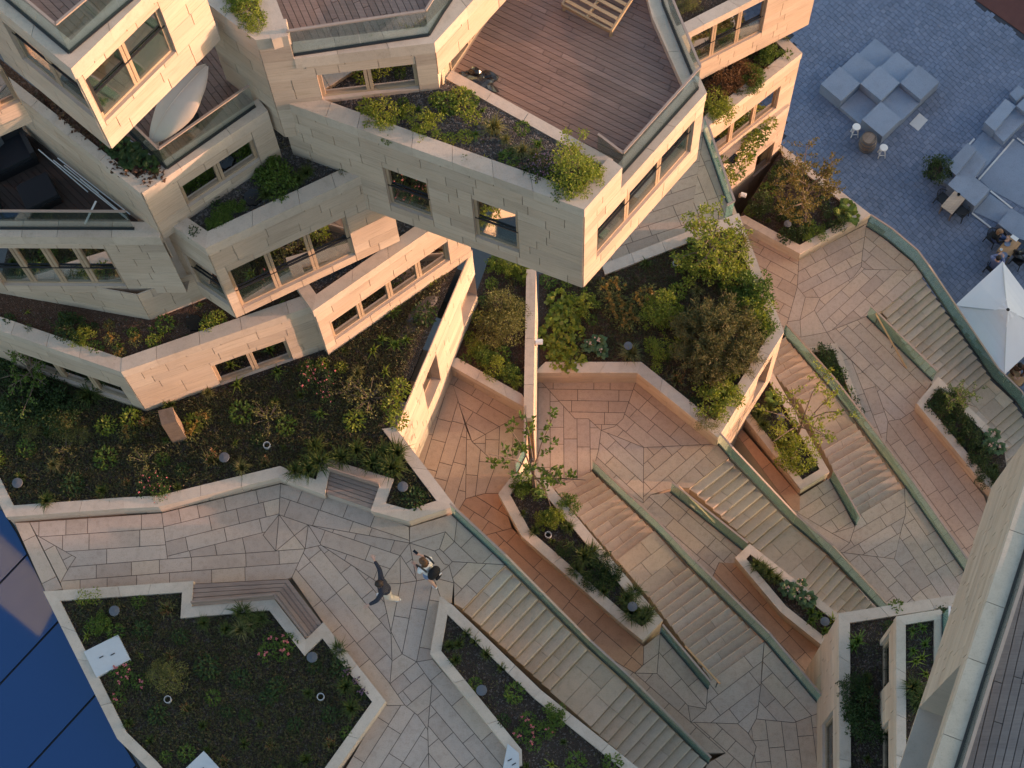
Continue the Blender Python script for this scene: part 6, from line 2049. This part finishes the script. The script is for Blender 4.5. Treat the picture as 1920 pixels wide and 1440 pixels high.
for x, y in ((1520, 1150), (1535, 1155), (1560, 1165), (1545, 1185), (1520, 1165)): plant('spiky', (x, y), 'G5', 1.1)
plant('tree_young', (1500, 800), 'G6', 1.15, 'leaning over the shaded staircase', lift=.9)
plant('shrub_lime', (1495, 850), 'G6', .7, 'at the lower tip of the young tree bed', lift=.5)
plant('shrub_lime', (1470, 820), 'G6', .5, lift=.4)
plant('broad', (1450, 748), 'G6', 1.1, lift=.1)
for x, y in ((1420, 780), (1430, 800), (1440, 770)): plant('sedge', (x, y), 'G6', .9)
for x, y, s in ((1545, 668, .5), (1550, 685, .4), (1565, 695, .3)): plant('shrub_dark', (x, y), 'G7', s, lift=.2)
for x, y in ((1580, 710), (1590, 735), (1600, 755), (1575, 700), (1608, 775)): plant(R.choice(('leafy_green', 'leafy_dark')), (x, y), 'G7', .8)
plant('tree_gold', (1512, 362), 'P7', 1.12, 'growing at the edge of the grey plaza', lift=1.6)
for x, y, s in ((1430, 385, .5), (1480, 400, .5), (1460, 340, .4), (1525, 440, .5), (1500, 430, .5), (1475, 310, .35), (1570, 410, .5)): plant('shrub_dark' if x != 1525 else 'shrub_green', (x, y), 'P7', s, lift=.2)
for x, y in ((1590, 385), (1580, 400), (1600, 405)): plant('broad', (x, y), 'P7', 1.2, lift=.2)
plant('tree_small', (1800, 745), 'P8', .8, 'by the parasol staircase', lift=.8)
for x, y, s in ((1775, 765, .5), (1800, 790, .52), (1788, 748, .45), (1822, 818, .48), (1838, 852, .48), (1850, 890, .45), (1765, 738, .32)): plant('shrub_dark', (x, y), 'P8', s, lift=.3)
for x, y in ((1862, 815), (1855, 835), (1872, 840)): plant('hosta', (x, y), 'P8', 1.1, lift=.2)
plant('bush_bright', (1335, 455), 'T3G', 1.0, 'at the top of the warm roof garden', lift=.9)
plant('shrub_lime', (1365, 490), 'T3G', .8, lift=.5)
plant('shrub_lime', (1310, 500), 'T3G', .7, lift=.4)
plant('straw', (1385, 460), 'T3G', 1.6, lift=.2)
for x, y, s in ((1405, 545, .75), (1415, 580, .7), (1425, 605, .55), (1385, 560, .5)): plant('shrub_green' if x != 1415 else 'shrub_lime', (x, y), 'T3G', s, lift=.4)
plant('needle', (1345, 635), 'T3G', 1.55, 'spreading in the warm roof garden', lift=.6)
for x, y, s in ((1345, 755, .75), (1330, 785, .5), (1365, 740, .5)): plant('shrub_olive' if x == 1330 else 'shrub_lime', (x, y), 'T3G', s, lift=.2)
for x, y, s in ((1045, 565, 1.1), (1060, 575, 1.0), (1075, 580, 1.1), (1040, 600, 1.0), (1060, 600, 1.1), (1030, 625, 1.1), (1045, 640, 1.0), (1070, 610, 1.0), (1080, 625, .8), (1050, 660, 1.0), (1065, 650, .9), (1045, 678, 1.0), (1075, 678, 1.1), (1060, 685, .9), (1030, 645, .8)): plant('lady', (x, y), 'T3G', s)
plant('shrub_lime', (1093, 572), 'T3G', .5, lift=.2)
for x, y, s in ((1120, 645, 1.2), (1105, 650, 1.0), (1128, 660, .9)): plant('hosta', (x, y), 'T3G', s, lift=.1)
plant('shrub_lime', (1238, 655), 'T3G', .42, 'right of the lamp in the warm roof garden', lift=.2)
for x, y in ((1143, 568), (1150, 588), (1135, 545), (1165, 575), (1180, 590), (1170, 610), (1195, 570), (1215, 555), (1155, 538), (1185, 605)): plant('leafy_orange', (x, y), 'T3G', U(1.0, 1.4))
for x, y, s in ((1240, 575, .6), (1225, 590, .5), (1255, 590, .45)): plant('shrub_lime', (x, y), 'T3G', s, lift=.2)
for x, y, s in ((1395, 655, .5), (1410, 665, .35)): plant('hosta', (x, y), 'T3G', s*1.8)
for x, y, s in ((935, 590, .85), (955, 615, .7), (920, 620, .6), (945, 570, .6), (965, 580, .5)): plant('shrub_olive', (x, y), 'T2G', s, lift=.4)
for x, y in ((930, 495), (940, 490), (975, 500), (985, 512), (955, 500)): plant('shrub_lime', (x, y), 'T2G', .32, lift=.2)
for x, y, s in ((905, 665, .4), (930, 690, .4), (955, 700, .35), (890, 650, .3), (970, 715, .3)): plant('shrub_green' if x % 2 else 'shrub_lime', (x, y), 'T2G', s, lift=.15)
for x, y, s in ((1370, 140, .75), (1350, 155, .6), (1395, 135, .6), (1385, 120, .5)): plant('shrub_rust', (x, y), 'R1b', s, lift=.3)
for x, y, s in ((1340, 195, .6), (1352, 205, .5), (1420, 145, .4), (1405, 155, .4), (1445, 95, .4), (1435, 105, .35), (1410, 130, .4)): plant('shrub_lime' if x < 1360 else 'shrub_green', (x, y), 'R1b', s, lift=.3)
for x, y in ((1440, 232), (1428, 250), (1418, 262), (1405, 275), (1400, 290), (1395, 300), (1365, 335), (1350, 310), (1380, 325), (1412, 258)): plant(R.choice(('leafy_lime', 'leafy_green')), (x, y), 'R1c', 1.1)
for x, y in ((1300, 8), (1285, 12)): plant('shrub_olive', (x, y), 'R1a', .35)
for x, y, s in ((1607, 1205, 1.0), (1600, 1215, .8)): plant('spiky', (x, y), 'A1', s*1.3)
for x, y in ((1710, 1183), (1730, 1180), (1733, 1210), (1711, 1221), (1716, 1242), (1735, 1265), (1728, 1235)): plant('spiky', (x, y), 'A2', .85)
for x, y in ((1725, 1310), (1720, 1325), (1710, 1290)): plant('sedge', (x, y), 'A2', .9)
plant('leafy_green', (1681, 1140), 'A1', .7, 'sprouting over the coping of the annex')
for x, y, s in ((1610, 1320, .5), (1600, 1290, .4), (1620, 1360, .5)): plant('shrub_dark', (x, y), 'A1', s, lift=.1)
# a shrub in front of the annex door and the potted shrub of the plaza
plant('shrub_olive', (1585, 1432), 'A1', .38, 'in front of the annex door lamp', z=18.4)
p = G((1757, 300), 1.0)
pt = thing('plant_pot', 'round dark plant pot in the plaza beside the bench blocks', 'pot', (*G((1752, 322), .3), .03))
c = G((1752, 322), .3)
mb = MB(); mb.lathe((*c, .03), [(.26, 0), (.33, .5), (.30, .52), (.28, .45)], 20); mb.build('pot_body', M['black'], pt)
plant('shrub_dark', None, 'P7', .62, 'in the round dark pot of the plaza', world=c, z=.45)

# many small fillers
scatter('G1', ['leafy_dark', 'leafy_green', 'grass', 'grass', 'spiky', 'leafy_dark', 'sedge', 'orangegrass', 'straw', 'leafy_lime'], 200, .6, 1.3, .25)
scatter('G2', ['leafy_dark', 'grass', 'spiky', 'leafy_dark', 'grass', 'leafy_green', 'orangegrass', 'sedge'], 110, .55, 1.15, .26)
scatter('G3', ['grass', 'leafy_dark', 'leafy_dark', 'leafy_green'], 30, .5, .9)
scatter('G4', ['grass', 'leafy_dark', 'leafy_green', 'sedge'], 26, .6, 1.0, .2)
scatter('G5', ['grass', 'leafy_dark', 'leafy_green'], 12, .5, .9, .2)
scatter('G6', ['grass', 'leafy_dark', 'leafy_green', 'spiky'], 14, .6, 1.0, .2)
scatter('G7', ['grass', 'leafy_green'], 8, .6, .9, .15)
scatter('P7', ['leafy_dark', 'leafy_green', 'grass'], 22, .7, 1.2, .25)
scatter('P8', ['leafy_dark', 'grass'], 14, .7, 1.2, .2)
scatter('T3G', ['leafy_green', 'grass', 'spiky', 'leafy_dark', 'leafy_lime', 'spiky', 'orangegrass', 'leafy_lime', 'straw', 'broad', 'leafy_lime'], 230, .6, 1.3, .2)
scatter('T2G', ['leafy_lime', 'grass', 'leafy_green', 'orangegrass'], 20, .5, 1.0, .25)
scatter('L4', ['leafy_dark', 'spiky', 'grass'], 16, .4, .7)
scatter('C1', ['leafy_green', 'spiky', 'grass'], 12, .4, .7)
scatter('L3', ['leafy_dark', 'grass'], 8, .5, .8)
scatter('R1b', ['leafy_green', 'grass', 'orangegrass'], 12, .6, 1.1)
scatter('R1c', ['leafy_green', 'grass', 'orangegrass'], 10, .5, .9)
scatter('A1', ['leafy_dark', 'grass', 'leafy_dark'], 20, .5, .9)
scatter('A2', ['spiky'], 4, .5, .7)
for k, a, b in (('G1', 560, 60), ('G2', 540, 60), ('G3', 120, 70), ('G4', 120, 40), ('G5', 120, 40), ('G6', 120, 40), ('G7', 120, 30), ('P7', 100, 40), ('P8', 140, 40), ('T3G', 560, 50), ('T2G', 170, 60), ('L4', 40, 60), ('C1', 20, 90), ('L3', 40, 60), ('R1b', 100, 50), ('R1c', 80, 50), ('A1', 80, 60), ('A2', 60, 60), ('L2', 80, 40), ('L5', 20, 60)):
    cover(k, a, b)

# say which one: order from the left among look-alikes of one bed, or the part of the bed
ORD = ['leftmost', 'second from left', 'third from left', 'fourth from left', 'fifth from left', 'sixth from left', 'seventh from left', 'eighth from left', 'ninth from left', 'tenth from left', 'eleventh from left', 'twelfth from left']
by = {}
for o, lab, q in ALLPLANTS: by.setdefault(lab, []).append((q, o))
for lab, items in by.items():
    if len(items) == 1: continue
    items.sort(key=lambda i: i[0][0])
    if len(items) <= 12:
        for k, (q, o) in enumerate(items): o['label'] = lab+', '+ORD[k]
    else:
        x0, x1 = items[0][0][0], items[-1][0][0]
        ys = [q[1] for q, o in items]
        cells = {}
        for q, o in items:
            c = min(4, int(5*(q[0]-x0)/(x1-x0+1))); r = min(3, int(4*(q[1]-min(ys))/(max(ys)-min(ys)+1)))
            cells.setdefault(['far left', 'left', 'centre', 'right', 'far right'][c]+' '+['top', 'upper', 'lower', 'bottom'][r], []).append(o)
        for nm, os_ in cells.items():
            for k, o in enumerate(os_):
                o['label'] = lab+', '+nm+('' if len(os_) == 1 else ' '+['first', 'second', 'third', 'fourth', 'fifth', 'sixth', 'seventh', 'eighth', 'ninth', 'tenth', 'eleventh', 'twelfth'][min(k, 11)])
